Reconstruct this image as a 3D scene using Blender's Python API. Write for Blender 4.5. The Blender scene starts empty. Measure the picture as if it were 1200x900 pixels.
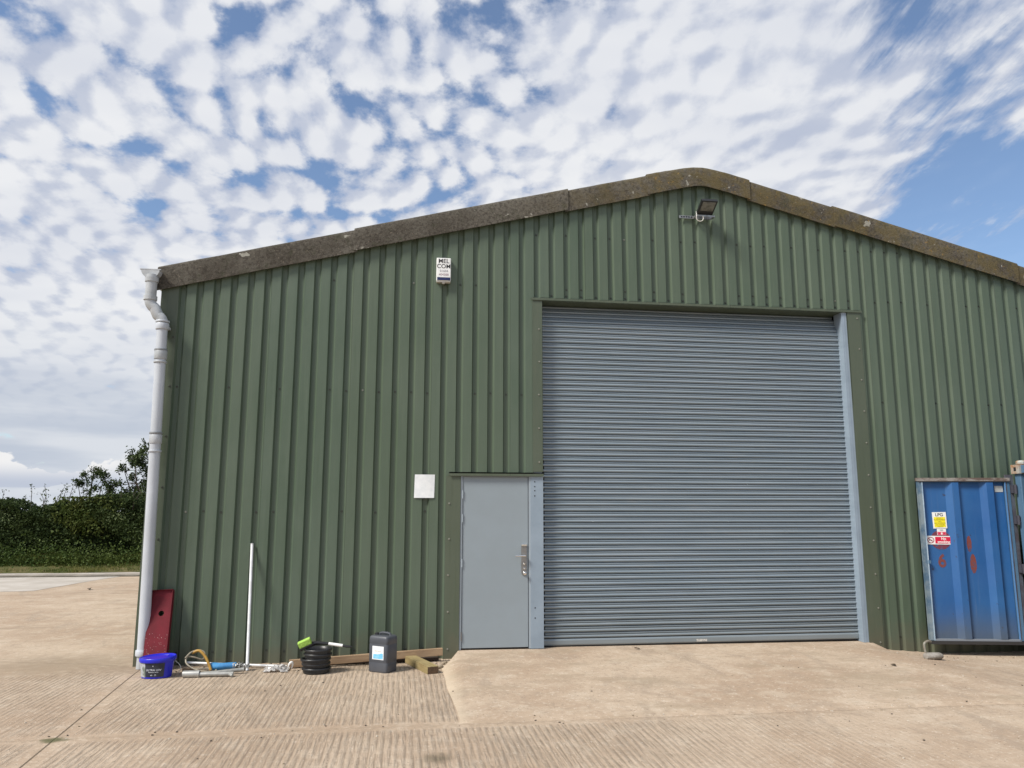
import bpy, bmesh, math, random
import numpy as np
from mathutils import Vector, Matrix
random.seed(7); rng = np.random.default_rng(7)
R = math.radians
scene = bpy.context.scene
C = scene.collection

# ---------------------------------------------------------------- camera
cd = bpy.data.cameras.new('camera'); cam = bpy.data.objects.new('camera', cd); C.objects.link(cam)
cd.sensor_width = 36.0; cd.lens = 36.0 * 905 / 1200; cd.clip_end = 3000; cd.clip_start = 0.05
r_ = Vector((0.9901622, -0.13991783, 0.00134821)); u_ = Vector((-0.02399636, -0.16030767, 0.98677537)); f_ = Vector((0.13785134, 0.97710002, 0.16208811))
M = Matrix((r_, u_, -f_)).transposed().to_4x4(); M.translation = (2.557, -9.627, 1.73)
cam.matrix_world = M
scene.camera = cam

# ---------------------------------------------------------------- view, sun, sky
scene.view_settings.view_transform = 'Standard'; scene.view_settings.look = 'None'
scene.view_settings.gamma = 1; scene.view_settings.use_curve_mapping = False
scene.view_settings.exposure = 0.0
SUN_AZ, SUN_EL = R(61), R(47)          # azimuth to the left of the front wall's normal
to_sun = Vector((-math.sin(SUN_AZ) * math.cos(SUN_EL), -math.cos(SUN_AZ) * math.cos(SUN_EL), math.sin(SUN_EL)))
sd = bpy.data.lights.new('sun', 'SUN'); sd.energy = 4.7; sd.angle = R(16); sd.color = (1, .95, .87)
sun = bpy.data.objects.new('sun', sd); C.objects.link(sun)
sun.rotation_euler = to_sun.to_track_quat('Z', 'Y').to_euler()

def mk(tree):
    nodes, links = tree.nodes, tree.links
    def N(t, **kw):
        n = nodes.new(t)
        ins = kw.pop('ins', {})
        for k, v in kw.items(): setattr(n, k, v)
        for k, v in ins.items():
            s = n.inputs[k]
            if isinstance(v, bpy.types.NodeSocket): links.new(v, s)
            else: s.default_value = v
        return n
    def MA(op, a, b=None, c=None, clamp=False):
        n = nodes.new('ShaderNodeMath'); n.operation = op; n.use_clamp = clamp
        for i, v in enumerate((a, b, c)):
            if v is None: continue
            if isinstance(v, bpy.types.NodeSocket): links.new(v, n.inputs[i])
            else: n.inputs[i].default_value = v
        return n.outputs[0]
    def SS(v, lo, hi, a=0.0, b=1.0):
        n = nodes.new('ShaderNodeMapRange'); n.interpolation_type = 'SMOOTHSTEP'
        for k, x in (('Value', v), ('From Min', lo), ('From Max', hi), ('To Min', a), ('To Max', b)):
            if isinstance(x, bpy.types.NodeSocket): links.new(x, n.inputs[k])
            else: n.inputs[k].default_value = x
        return n.outputs['Result']
    def MIX(fac, a, b, blend='MIX'):
        n = nodes.new('ShaderNodeMix'); n.data_type = 'RGBA'; n.blend_type = blend
        for idx, v in ((0, fac), (6, a), (7, b)):
            if isinstance(v, bpy.types.NodeSocket): links.new(v, n.inputs[idx])
            elif idx == 0: n.inputs[0].default_value = v
            else: n.inputs[idx].default_value = (*v, 1) if len(v) == 3 else v
        return n.outputs[2]
    def NOISE(vec, scale, detail=4, rough=.55, dist=0, out='Fac'):
        n = N('ShaderNodeTexNoise', ins={'Scale': scale, 'Detail': detail, 'Roughness': rough, 'Distortion': dist})
        if vec is not None: links.new(vec, n.inputs['Vector'])
        return n.outputs[out]
    def SCALE(vec, s, rot=(0, 0, 0), loc=(0, 0, 0)):
        n = N('ShaderNodeMapping', ins={'Scale': s, 'Rotation': rot, 'Location': loc}); links.new(vec, n.inputs['Vector'])
        return n.outputs[0]
    return N, MA, SS, MIX, NOISE, SCALE, links, nodes

world = bpy.data.worlds.new('World'); scene.world = world; world.use_nodes = True
def build_world():
    t = world.node_tree; t.nodes.clear()
    N, MA, SS, MIX, NOISE, SCALE, L, _ = mk(t)
    sky = N('ShaderNodeTexSky', sky_type='NISHITA'); sky.sun_disc = False
    sky.sun_elevation = SUN_EL; sky.sun_rotation = math.atan2(to_sun.x, to_sun.y)
    sky.altitude = 60; sky.air_density = 1.0; sky.dust_density = .4; sky.ozone_density = 3.0
    bg_sky = N('ShaderNodeBackground', ins={'Strength': 0.15}); L.new(sky.outputs[0], bg_sky.inputs[0])
    d = N('ShaderNodeTexCoord').outputs['Generated']
    sp = N('ShaderNodeSeparateXYZ'); L.new(d, sp.inputs[0]); X, Y, Z = sp.outputs
    zc = MA('ADD', MA('MAXIMUM', Z, 0.0), 0.27)
    cb = N('ShaderNodeCombineXYZ'); L.new(MA('DIVIDE', X, zc), cb.inputs[0]); L.new(MA('DIVIDE', Y, zc), cb.inputs[1])
    P = cb.outputs[0]
    def blob(dv, c0, c1):
        v = Vector(dv).normalized()
        n = N('ShaderNodeVectorMath', operation='DOT_PRODUCT'); L.new(d, n.inputs[0]); n.inputs[1].default_value = v
        return SS(n.outputs['Value'], math.cos(R(c1)), math.cos(R(c0)))
    warp = NOISE(P, 1.6, 2, .5, out='Color')
    wv = N('ShaderNodeVectorMath', operation='MULTIPLY_ADD'); L.new(warp, wv.inputs[0]); wv.inputs[1].default_value = (.15, .15, 0); L.new(P, wv.inputs[2])
    PW = wv.outputs[0]
    def heaps(loc):
        q = SCALE(PW, (1, .80, 1), rot=(0, 0, R(24)), loc=loc)
        v = N('ShaderNodeTexVoronoi', feature='SMOOTH_F1', ins={'Scale': 19.0, 'Smoothness': .45, 'Randomness': .95}); L.new(q, v.inputs['Vector'])
        return MA('ADD', MA('MULTIPLY', MA('SUBTRACT', .86, v.outputs['Distance']), .48), MA('MULTIPLY', NOISE(q, 17, 5, .56), .52))
    puff = heaps((0, 0, 0))                                                        # small altocumulus heaps
    fine = NOISE(PW, 34, 4, .6)
    streak = NOISE(SCALE(PW, (1.5, .42, 1), rot=(0, 0, R(-38))), 3.4, 6, .62, .35)   # combed wisps
    big = NOISE(P, .9, 2, .5)
    right = SS(X, .16, .46)
    a = MA('ADD', MA('MULTIPLY', puff, .95), MA('MULTIPLY', fine, .24))
    b = MA('ADD', MA('MULTIPLY', streak, .72), MA('ADD', MA('MULTIPLY', puff, .20), MA('MULTIPLY', fine, .1)))
    n = MA('ADD', MA('MULTIPLY', a, MA('SUBTRACT', 1.0, right)), MA('MULTIPLY', b, right))
    low = SS(Z, .40, .16)
    den = MA('ADD', MA('ADD', n, -.016), MA('MULTIPLY', MA('SUBTRACT', big, .5), .15))
    sq = N('ShaderNodeSeparateXYZ'); L.new(PW, sq.inputs[0])
    band = MA('SINE', MA('ADD', MA('ADD', MA('MULTIPLY', sq.outputs[0], 30.0), MA('MULTIPLY', sq.outputs[1], -26.0)), MA('MULTIPLY', NOISE(P, 2.5, 3), 14.0)))
    den = MA('ADD', den, MA('MULTIPLY', band, MA('MULTIPLY', MA('SUBTRACT', 1.0, right), .032)))      # rippled rows
    wisp = NOISE(SCALE(P, (2.6, .55, 1), rot=(0, 0, R(-52)), loc=(.3, 0, 0)), 4.5, 6, .66, .5)
    den = MA('ADD', den, MA('MULTIPLY', MA('SUBTRACT', wisp, .47), MA('MULTIPLY', right, .42)))
    den = MA('ADD', den, MA('MULTIPLY', low, MA('MULTIPLY', MA('SUBTRACT', 1.0, right), .22)))
    den = MA('ADD', den, MA('MULTIPLY', blob((.33, .83, .42), 4, 17), .22))
    den = MA('ADD', den, MA('MULTIPLY', blob((-.40, .80, .42), 5, 26), .09))
    den = MA('SUBTRACT', den, MA('MULTIPLY', blob((.612, .73, .305), 1.5, 7.5), .165))
    den = MA('SUBTRACT', den, MA('MULTIPLY', blob((.20, .84, .51), 2, 10), .012))
    den = MA('ADD', den, MA('MULTIPLY', blob((.03, .84, .54), 3, 11), .030))
    alpha = MA('MAXIMUM', SS(den, .385, .578), .05)
    # cloud brightness: lit heaps, greyer bellies, lavender haze low down
    sh = heaps((.013, .021, 0))
    lum = SS(MA('ADD', MA('SUBTRACT', puff, sh), MA('MULTIPLY', MA('SUBTRACT', den, .5), .55)), -.13, .22)
    soft = NOISE(SCALE(P, (.6, 1.6, 1)), 1.3, 4, .55)
    lum = MA('ADD', MA('MULTIPLY', lum, .65), MA('MULTIPLY', SS(soft, .33, .62), .35))
    ccol = MIX(lum, (.47, .525, .66), (.87, .88, .90))
    lowc = MIX(SS(NOISE(SCALE(d, (1.2, 1.2, 9)), 3.2, 4, .55), .35, .65), (.53, .585, .68), (.70, .735, .79))
    ccol = MIX(SS(Z, .26, .07), ccol, lowc)
    # a small heap cloud just above the hedge
    cum = NOISE(SCALE(d, (1, 1, 1.7)), 15, 5, .55)
    cz = MA('MULTIPLY', SS(Z, .022, .030), SS(Z, .078, .035))
    cd_ = MA('MULTIPLY', SS(MA('ADD', cum, MA('MULTIPLY', cz, .20)), .60, .68), cz)
    cd_ = MA('MULTIPLY', SS(cd_, .05, .35), blob((-.395, .918, .049), 3.2, 6.0))
    ccol = MIX(MA('MULTIPLY', cd_, .9), ccol, MIX(SS(Z, .028, .055), (.52, .57, .68), (.93, .92, .91)))
    alpha = MA('MAXIMUM', alpha, cd_)
    alpha = MA('MAXIMUM', alpha, SS(Z, .10, .0, 0, .8))
    bg_c = N('ShaderNodeBackground', ins={'Strength': 1.0}); L.new(ccol, bg_c.inputs[0])
    mx = N('ShaderNodeMixShader'); L.new(alpha, mx.inputs[0]); L.new(bg_sky.outputs[0], mx.inputs[1]); L.new(bg_c.outputs[0], mx.inputs[2])
    o = N('ShaderNodeOutputWorld'); L.new(mx.outputs[0], o.inputs[0])
build_world()

# ---------------------------------------------------------------- helpers
class MB:
    def __init__(s): s.v = []; s.f = []; s.m = []
    def face(s, pts, m=0):
        k = len(s.v); s.v += [tuple(p) for p in pts]; s.f.append(tuple(range(k, k + len(pts)))); s.m.append(m)
    def box(s, x0, x1, y0, y1, z0, z1, m=0, mat=None):
        k = len(s.v)
        P = [Vector((x, y, z)) for z in (z0, z1) for y in (y0, y1) for x in (x0, x1)]
        if mat is not None: P = [mat @ p for p in P]
        s.v += [tuple(p) for p in P]
        for q in ((0, 2, 3, 1), (4, 5, 7, 6), (0, 1, 5, 4), (2, 6, 7, 3), (0, 4, 6, 2), (1, 3, 7, 5)):
            s.f.append(tuple(k + i for i in q)); s.m.append(m)
    def grid(s, rows, m=0, closed=False):
        k = len(s.v); n = len(rows[0])
        for r in rows: s.v += [tuple(p) for p in r]
        for i in range(len(rows) - 1):
            for j in range(n if closed else n - 1):
                j2 = (j + 1) % n
                s.f.append((k + i * n + j, k + i * n + j2, k + (i + 1) * n + j2, k + (i + 1) * n + j)); s.m.append(m)
    def tube(s, path, r, n=12, m=0, caps=True):
        path = [Vector(p) for p in path]; rows = []; prev = None
        for i, p in enumerate(path):
            t = (path[min(i + 1, len(path) - 1)] - path[max(i - 1, 0)]).normalized()
            if prev is None:
                a = t.cross(Vector((0, 0, 1)))
                if a.length < .01: a = t.cross(Vector((0, 1, 0)))
                a.normalize()
            else:
                a = (prev - t * prev.dot(t)).normalized()
            prev = a; b = t.cross(a)
            rr = r[i] if isinstance(r, (list, tuple)) else r
            rows.append([p + (a * math.cos(2 * math.pi * j / n) + b * math.sin(2 * math.pi * j / n)) * rr for j in range(n)])
        s.grid(rows, m, True)
        if caps: s.face(list(reversed(rows[0])), m); s.face(rows[-1], m)
    def lathe(s, prof, c=(0, 0, 0), n=32, m=0, sx=1, sy=1, mat=None, capb=True, capt=True):
        rows = []
        for (rad, z) in prof:
            row = []
            for j in range(n):
                a = 2 * math.pi * j / n
                p = Vector((rad * sx * math.cos(a), rad * sy * math.sin(a), z))
                if mat is not None: p = mat @ p
                row.append(p + Vector(c))
            rows.append(row)
        s.grid(rows, m, True)
        if capb: s.face(list(reversed(rows[0])), m)
        if capt: s.face(rows[-1], m)
    def build(s, name, mats, parent=None, smooth=False, bevel=0, split=None):
        me = bpy.data.meshes.new(name); me.from_pydata(s.v, [], s.f)
        if not isinstance(mats, (list, tuple)): mats = [mats]
        for m in mats: me.materials.append(m)
        me.polygons.foreach_set('material_index', s.m)
        bm = bmesh.new(); bm.from_mesh(me); bmesh.ops.remove_doubles(bm, verts=bm.verts, dist=1e-5)
        bmesh.ops.recalc_face_normals(bm, faces=bm.faces); bm.to_mesh(me); bm.free()
        if smooth:
            me.polygons.foreach_set('use_smooth', [True] * len(me.polygons))
            me.set_sharp_from_angle(angle=R(split or 35))
        o = bpy.data.objects.new(name, me); C.objects.link(o)
        if parent is not None: o.parent = parent
        if bevel:
            b = o.modifiers.new('bevel', 'BEVEL'); b.width = bevel; b.segments = 2; b.limit_method = 'ANGLE'; b.angle_limit = R(40)
        return o
def tag(o, label=None, cat=None, group=None, kind=None):
    for k, v in (('label', label), ('category', cat), ('group', group), ('kind', kind)):
        if v: o[k] = v
    return o
def thing(name, label, cat, loc=(0, 0, 0), rotz=0, group=None):
    o = bpy.data.objects.new(name, None); C.objects.link(o); o.location = loc; o.rotation_euler = (0, 0, rotz)
    o.empty_display_size = .2
    return tag(o, label, cat, group)
def lettering(body, size, mat, parent, loc, rot=(R(90), 0, 0), name='lettering', ext=.0006, sx=1.0, align='CENTER', bold=0.0):
    cu = bpy.data.curves.new(name, 'FONT'); cu.body = body; cu.size = size; cu.align_x = align; cu.align_y = 'CENTER'; cu.extrude = ext; cu.offset = bold
    tmp = bpy.data.objects.new('tmp', cu); C.objects.link(tmp)
    dg = bpy.context.evaluated_depsgraph_get(); me = bpy.data.meshes.new_from_object(tmp.evaluated_get(dg))
    bpy.data.objects.remove(tmp)
    me.materials.clear(); me.materials.append(mat)
    o = bpy.data.objects.new(name, me); C.objects.link(o); o.parent = parent; o.location = loc; o.rotation_euler = rot; o.scale = (sx, 1, 1)
    return o
def arc(c, r, a0, a1, n, ax=(1, 0, 0), ay=(0, 0, 1)):
    c, ax, ay = Vector(c), Vector(ax), Vector(ay)
    return [c + ax * r * math.cos(a0 + (a1 - a0) * i / n) + ay * r * math.sin(a0 + (a1 - a0) * i / n) for i in range(n + 1)]

# ---------------------------------------------------------------- materials
def pmat(name, base, rough=.5, metal=0, alt=None, scale=3, amount=(.35, .65), bump=0, bscale=40, spec=.5, detail=5, vary_rough=0, stretch=(1, 1, 1)):
    m = bpy.data.materials.new(name); m.use_nodes = True; t = m.node_tree; t.nodes.clear()
    N, MA, SS, MIX, NOISE, SCALE, L, _ = mk(t)
    b = N('ShaderNodeBsdfPrincipled'); o = N('ShaderNodeOutputMaterial'); L.new(b.outputs[0], o.inputs[0])
    b.inputs['Base Color'].default_value = (*base, 1); b.inputs['Roughness'].default_value = rough; b.inputs['Metallic'].default_value = metal
    b.inputs['Specular IOR Level'].default_value = spec
    oc = N('ShaderNodeTexCoord').outputs['Object']
    if alt:
        n = NOISE(SCALE(oc, stretch), scale, detail, .6)
        L.new(MIX(SS(n, *amount), base, alt), b.inputs['Base Color'])
        if vary_rough: L.new(SS(n, amount[0], amount[1], rough, rough + vary_rough), b.inputs['Roughness'])
    if bump:
        bn = N('ShaderNodeBump', ins={'Strength': bump, 'Distance': .01}); L.new(NOISE(oc, bscale, 4), bn.inputs['Height']); L.new(bn.outputs[0], b.inputs['Normal'])
    return m

def cladding_mat(name, base, fade):
    m = bpy.data.materials.new(name); m.use_nodes = True; t = m.node_tree; t.nodes.clear()
    N, MA, SS, MIX, NOISE, SCALE, L, _ = mk(t)
    b = N('ShaderNodeBsdfPrincipled'); o = N('ShaderNodeOutputMaterial'); L.new(b.outputs[0], o.inputs[0])
    oc = N('ShaderNodeTexCoord').outputs['Object']
    big = NOISE(SCALE(oc, (1, 1, .5)), 1.1, 5, .6)
    streak = NOISE(SCALE(oc, (9, 9, .35)), 2.2, 5, .62)
    fine = NOISE(oc, 130, 3, .6)
    c = MIX(SS(big, .3, .7), base, fade)
    c = MIX(SS(streak, .50, .76, 0, .50), c, (base[0] * 1.5, base[1] * 1.35, base[2] * 1.45))
    c = MIX(SS(streak, .46, .24, 0, .45), c, (base[0] * .72, base[1] * .76, base[2] * .68))
    c = MIX(SS(fine, .55, .8, 0, .12), c, (.2, .2, .15))
    spx = N('ShaderNodeSeparateXYZ'); L.new(oc, spx.inputs[0])
    wn = N('ShaderNodeTexWhiteNoise', noise_dimensions='1D'); L.new(MA('FLOOR', MA('ADD', spx.outputs[0], .13)), wn.inputs['W'])     # sheets from different batches
    c = MIX(SS(wn.outputs['Value'], 0, 1, 0, .30), c, (base[0] * 1.28, base[1] * 1.14, base[2] * 1.10))
    lap = MA('ABSOLUTE', MA('SUBTRACT', MA('FRACT', MA('ADD', spx.outputs[0], .13)), .02))
    c = MIX(MA('MULTIPLY', SS(lap, .006, .002), .5), c, (.03, .04, .025))
    # mud splashed up from the yard along the foot of the sheets
    sp = N('ShaderNodeSeparateXYZ'); L.new(oc, sp.inputs[0])
    foot = MA('MULTIPLY', SS(MA('ADD', sp.outputs[2], MA('MULTIPLY', MA('SUBTRACT', NOISE(oc, 6, 4), .5), .6)), .42, -.05), .55)
    c = MIX(foot, c, (.115, .10, .065))
    L.new(c, b.inputs['Base Color'])
    L.new(SS(MA('ADD', MA('MULTIPLY', big, .5), MA('MULTIPLY', streak, .5)), .3, .7, .40, .58), b.inputs['Roughness'])
    bn = N('ShaderNodeBump', ins={'Strength': .32, 'Distance': .02}); L.new(MA('ADD', NOISE(SCALE(oc, (3, 3, .8)), 1.6, 3), MA('MULTIPLY', fine, .01)), bn.inputs['Height']); L.new(bn.outputs[0], b.inputs['Normal'])
    return m

def verge_mat():
    m = bpy.data.materials.new('weathered_fibre_cement'); m.use_nodes = True; t = m.node_tree; t.nodes.clear()
    N, MA, SS, MIX, NOISE, SCALE, L, _ = mk(t)
    b = N('ShaderNodeBsdfPrincipled', ins={'Roughness': .93, 'Specular IOR Level': .2}); o = N('ShaderNodeOutputMaterial'); L.new(b.outputs[0], o.inputs[0])
    oc = N('ShaderNodeTexCoord').outputs['Object']
    sp = N('ShaderNodeSeparateXYZ'); L.new(oc, sp.inputs[0])
    c = MIX(SS(NOISE(oc, 1.5, 4), .35, .65), (.083, .074, .060), (.130, .120, .100))
    c = MIX(SS(NOISE(oc, 26, 5, .75), .42, .64, 0, .65), c, (.03, .024, .019))
    c = MIX(SS(NOISE(oc, 44, 4, .75), .58, .70, 0, .7), c, (.25, .21, .165))
    c = MIX(SS(NOISE(oc, 7, 5, .7), .55, .7, 0, .5), c, (.045, .05, .028))
    ridge = SS(sp.outputs[0], 3.6, 6.4)                                    # ochre lichen has spread from the ridge
    och = MA('MULTIPLY', ridge, SS(NOISE(oc, 4, 6, .75), .36, .60))
    c = MIX(MA('MULTIPLY', och, .60), c, (.135, .105, .040))
    c = MIX(MA('MULTIPLY', ridge, SS(NOISE(oc, 17, 5, .7), .60, .68, 0, .75)), c, (.28, .175, .05))
    pat = NOISE(oc, 5.5, 3, .6, .4)
    c = MIX(SS(pat, .66, .69, 0, .75), c, (.36, .35, .30)); c = MIX(SS(NOISE(oc, 3.1, 5, .7), .58, .64, 0, .45), c, (.055, .055, .035))
    L.new(c, b.inputs['Base Color'])
    bn = N('ShaderNodeBump', ins={'Strength': .9, 'Distance': .012}); L.new(NOISE(oc, 45, 5, .7), bn.inputs['Height']); L.new(bn.outputs[0], b.inputs['Normal'])
    return m

def concrete_mat(name, yard):
    m = bpy.data.materials.new(name); m.use_nodes = True; t = m.node_tree; t.nodes.clear()
    N, MA, SS, MIX, NOISE, SCALE, L, _ = mk(t)
    b = N('ShaderNodeBsdfPrincipled', ins={'Roughness': .9, 'Specular IOR Level': .25}); o = N('ShaderNodeOutputMaterial'); L.new(b.outputs[0], o.inputs[0])
    oc = N('ShaderNodeTexCoord').outputs['Object']
    sp = N('ShaderNodeSeparateXYZ'); L.new(oc, sp.inputs[0]); X, Y, Z = sp.outputs
    big = NOISE(oc, .55, 5, .6); mid = NOISE(oc, 3.2, 6, .65); fine = NOISE(oc, 60, 4, .7); grit = NOISE(oc, 190, 3, .7)
    base = MIX(SS(big, .38, .62), (.390, .288, .203), (.480, .378, .280))
    base = MIX(SS(mid, .48, .70, 0, .45), base, (.58, .495, .39))
    base = MIX(SS(mid, .47, .28, 0, .50), base, (.345, .270, .200))
    swirl = NOISE(SCALE(oc, (1, .45, 1), rot=(0, 0, R(20))), 1.7, 6, .68, 1.2)
    base = MIX(SS(swirl, .53, .66, 0, .50), base, (.315, .250, .190))
    base = MIX(SS(fine, .5, .75, 0, .35), base, (.56, .47, .36))
    base = MIX(SS(grit, .55, .70, 0, .45), base, (.19, .145, .10))
    agg = NOISE(oc, 22, 4, .8); blot = NOISE(oc, 8, 5, .75)
    base = MIX(SS(blot, .53, .66, 0, .55), base, (.350, .275, .205)); base = MIX(SS(blot, .44, .34, 0, .40), base, (.60, .515, .41))
    base = MIX(SS(agg, .55, .66, 0, .55), base, (.25, .195, .145)); base = MIX(SS(agg, .43, .33, 0, .55), base, (.66, .58, .47))
    dots = N('ShaderNodeTexVoronoi', ins={'Scale': 34.0, 'Randomness': 1.0}); L.new(oc, dots.inputs['Vector'])
    dsel = N('ShaderNodeSeparateXYZ'); L.new(dots.outputs['Color'], dsel.inputs[0])
    base = MIX(MA('MULTIPLY', SS(dots.outputs['Distance'], .24, .14), SS(dsel.outputs[0], .86, .90)), base, (.15, .12, .09))
    base = MIX(MA('MULTIPLY', SS(dots.outputs['Distance'], .24, .14), SS(dsel.outputs[1], .88, .92, 0, .8)), base, (.70, .63, .53))
    h = MA('ADD', MA('MULTIPLY', mid, .35), MA('ADD', MA('MULTIPLY', fine, .30), MA('MULTIPLY', grit, .22)))
    vor = N('ShaderNodeTexVoronoi', ins={'Scale': 5.0, 'Randomness': 1.0}); L.new(oc, vor.inputs['Vector'])
    base = MIX(MA('MULTIPLY', SS(vor.outputs['Distance'], .055, .03), SS(NOISE(oc, 1.9, 2), .58, .66)), base, (.09, .07, .05))
    if yard:
        # tamping ridges run square to the wall; they fade out to the right and in the swept margins along joints
        wob = MA('MULTIPLY', MA('SUBTRACT', NOISE(SCALE(oc, (.6, .35, 1)), 2.2, 3), .5), .028)
        ph = MA('MULTIPLY', MA('ADD', X, wob), 2 * math.pi / .054)
        ridge = MA('ADD', MA('MULTIPLY', MA('SINE', ph), .5), .5)
        ridge = MA('POWER', ridge, .75)
        brk = SS(NOISE(SCALE(oc, (16, 1.6, 1)), 2.0, 5, .7), .36, .60, .02, 1)
        patch = SS(NOISE(oc, .9, 3), .28, .52, .45, 1)
        mask = MA('MULTIPLY', MA('MULTIPLY', brk, patch), SS(MA('ADD', X, MA('MULTIPLY', NOISE(oc, .8, 3), 2.0)), 8.0, 4.6, .10, 1))
        mask = MA('MULTIPLY', mask, MA('MAXIMUM', SS(MA('ADD', Y, MA('MULTIPLY', MA('SUBTRACT', NOISE(oc, 1.6, 4), .5), .9)), -.25, -.55), MA('MULTIPLY', SS(X, -.32, -.22), SS(Y, 1.0, .5))))
        j1 = MA('ABSOLUTE', MA('SUBTRACT', X, MA('ADD', MA('MULTIPLY', Y, -.085), -.275)))          # joint running out from the corner
        j2 = MA('ABSOLUTE', MA('ADD', Y, MA('ADD', MA('MULTIPLY', MA('SUBTRACT', NOISE(oc, 1.1, 3), .5), .03), 2.93)))   # joint parallel to the wall
        j3 = MA('ADD', MA('ABSOLUTE', MA('ADD', Y, MA('ADD', MA('MULTIPLY', X, .27), .10))), SS(X, -.45, -.36, 0, 5))
        j4 = MA('ABSOLUTE', MA('ADD', X, 6.4)); j5 = MA('ABSOLUTE', MA('SUBTRACT', X, 9.1)); j6 = MA('ABSOLUTE', MA('ADD', Y, 7.6))
        j5 = MA('ADD', j5, SS(Y, -2.95, -2.9, 0, 5))
        mask = MA('MULTIPLY', mask, SS(MA('MINIMUM', j1, j2), .06, .15))
        h = MA('ADD', h, MA('MULTIPLY', MA('MULTIPLY', ridge, mask), 1.0))
        base = MIX(MA('MULTIPLY', MA('MULTIPLY', SS(ridge, .45, .0), mask), .78), base, (.220, .167, .120))      # dirt lies in the furrows
        base = MIX(MA('MULTIPLY', MA('MULTIPLY', SS(ridge, .6, 1.), mask), .20), base, (.62, .54, .43))
        base = MIX(MA('MULTIPLY', mask, .30), base, (.265, .205, .150))
        jn = NOISE(oc, 16, 4, .7)
        for j, w, s in ((j1, .010, .8), (j2, .009, .16), (j3, .010, .55), (j6, .01, .8), (j4, .012, .7), (j5, .01, .6)):
            k = MA('MULTIPLY', SS(MA('ADD', j, MA('MULTIPLY', MA('SUBTRACT', jn, .5), .012)), w, w * .35), s)
            base = MIX(k, base, (.085, .062, .042)); h = MA('SUBTRACT', h, MA('MULTIPLY', k, 1.2))
        base = MIX(MA('MULTIPLY', SS(MA('MINIMUM', j1, j2), .10, .02), SS(jn, .40, .66, 0, .35)), base, (.25, .19, .13))
        def spot(cx, cy, r0, r1, col, s, ax=1.0):
            dd = MA('SQRT', MA('ADD', MA('POWER', MA('MULTIPLY', MA('SUBTRACT', X, cx), ax), 2.0), MA('POWER', MA('SUBTRACT', Y, cy), 2.0)))
            dd = MA('ADD', dd, MA('MULTIPLY', MA('SUBTRACT', NOISE(oc, 11, 4, .65), .5), r1 * 1.1))
            return MA('MULTIPLY', SS(dd, r1, r0), s), col
        for a in ((2.85, -3.78, .02, .16, (.14, .115, .075), .75, 1.), (-.03, -2.95, .03, .095, (.10, .10, .045), .9, .7),
                  (-1.2, .15, .1, 1.0, (.26, .20, .135), .65, .6), (.2, -.2, .05, .55, (.20, .15, .105), .55, .4), (2.2, -.25, .05, .45, (.21, .16, .11), .55, .5)):
            k, col = spot(*a); base = MIX(k, base, col)
        # worn tyre sweeps on the open yard to the left
        sw = NOISE(SCALE(oc, (.35, 1.6, 1), rot=(0, 0, R(-14))), 1.5, 5, .65)
        far = MA('MULTIPLY', SS(X, -.3, -1.0), SS(Y, -.6, .6))
        base = MIX(MA('MULTIPLY', SS(sw, .52, .68, 0, .55), far), base, (.27, .205, .145))
    else:
        fd = MA('MULTIPLY', SS(NOISE(SCALE(oc, (.5, 1.4, 1)), 1.5, 5, .65), .50, .66), .5)
        base = MIX(fd, base, (.31, .245, .17))
        lighte = MA('MULTIPLY', SS(X, 3.22, 3.06), .5)
        base = MIX(lighte, base, (.60, .50, .37))
        trowel = NOISE(SCALE(oc, (.5, 5, 1), rot=(0, 0, R(7))), 3.2, 5, .6)
        h = MA('ADD', h, MA('MULTIPLY', trowel, .35))
    L.new(base, b.inputs['Base Color'])
    bn = N('ShaderNodeBump', ins={'Strength': .62, 'Distance': .014}); L.new(h, bn.inputs['Height']); L.new(bn.outputs[0], b.inputs['Normal'])
    return m

def timber_mat(name, base, alt):
    return pmat(name, base, .85, 0, alt, 9, (.35, .65), bump=.35, bscale=70, spec=.2, stretch=(.35, 3, 3))

def leaf_mat(name, c0, c1, scale=1.6, trans=.25):
    m = bpy.data.materials.new(name); m.use_nodes = True; t = m.node_tree; t.nodes.clear()
    N, MA, SS, MIX, NOISE, SCALE, L, _ = mk(t)
    oc = N('ShaderNodeTexCoord').outputs['Object']
    c = MIX(SS(NOISE(oc, scale, 3), .38, .62), c0, c1)
    c = MIX(SS(NOISE(oc, 14, 2), .5, .7, 0, .6), c, (c1[0] * 1.5, c1[1] * 1.35, c1[2] * 1.1))
    b = N('ShaderNodeBsdfPrincipled', ins={'Roughness': .65, 'Specular IOR Level': .2}); L.new(c, b.inputs['Base Color'])
    tr = N('ShaderNodeBsdfTranslucent'); L.new(c, tr.inputs[0])
    mx = N('ShaderNodeMixShader', ins={0: trans}); L.new(b.outputs[0], mx.inputs[1]); L.new(tr.outputs[0], mx.inputs[2])
    o = N('ShaderNodeOutputMaterial'); L.new(mx.outputs[0], o.inputs[0])
    return m

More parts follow.
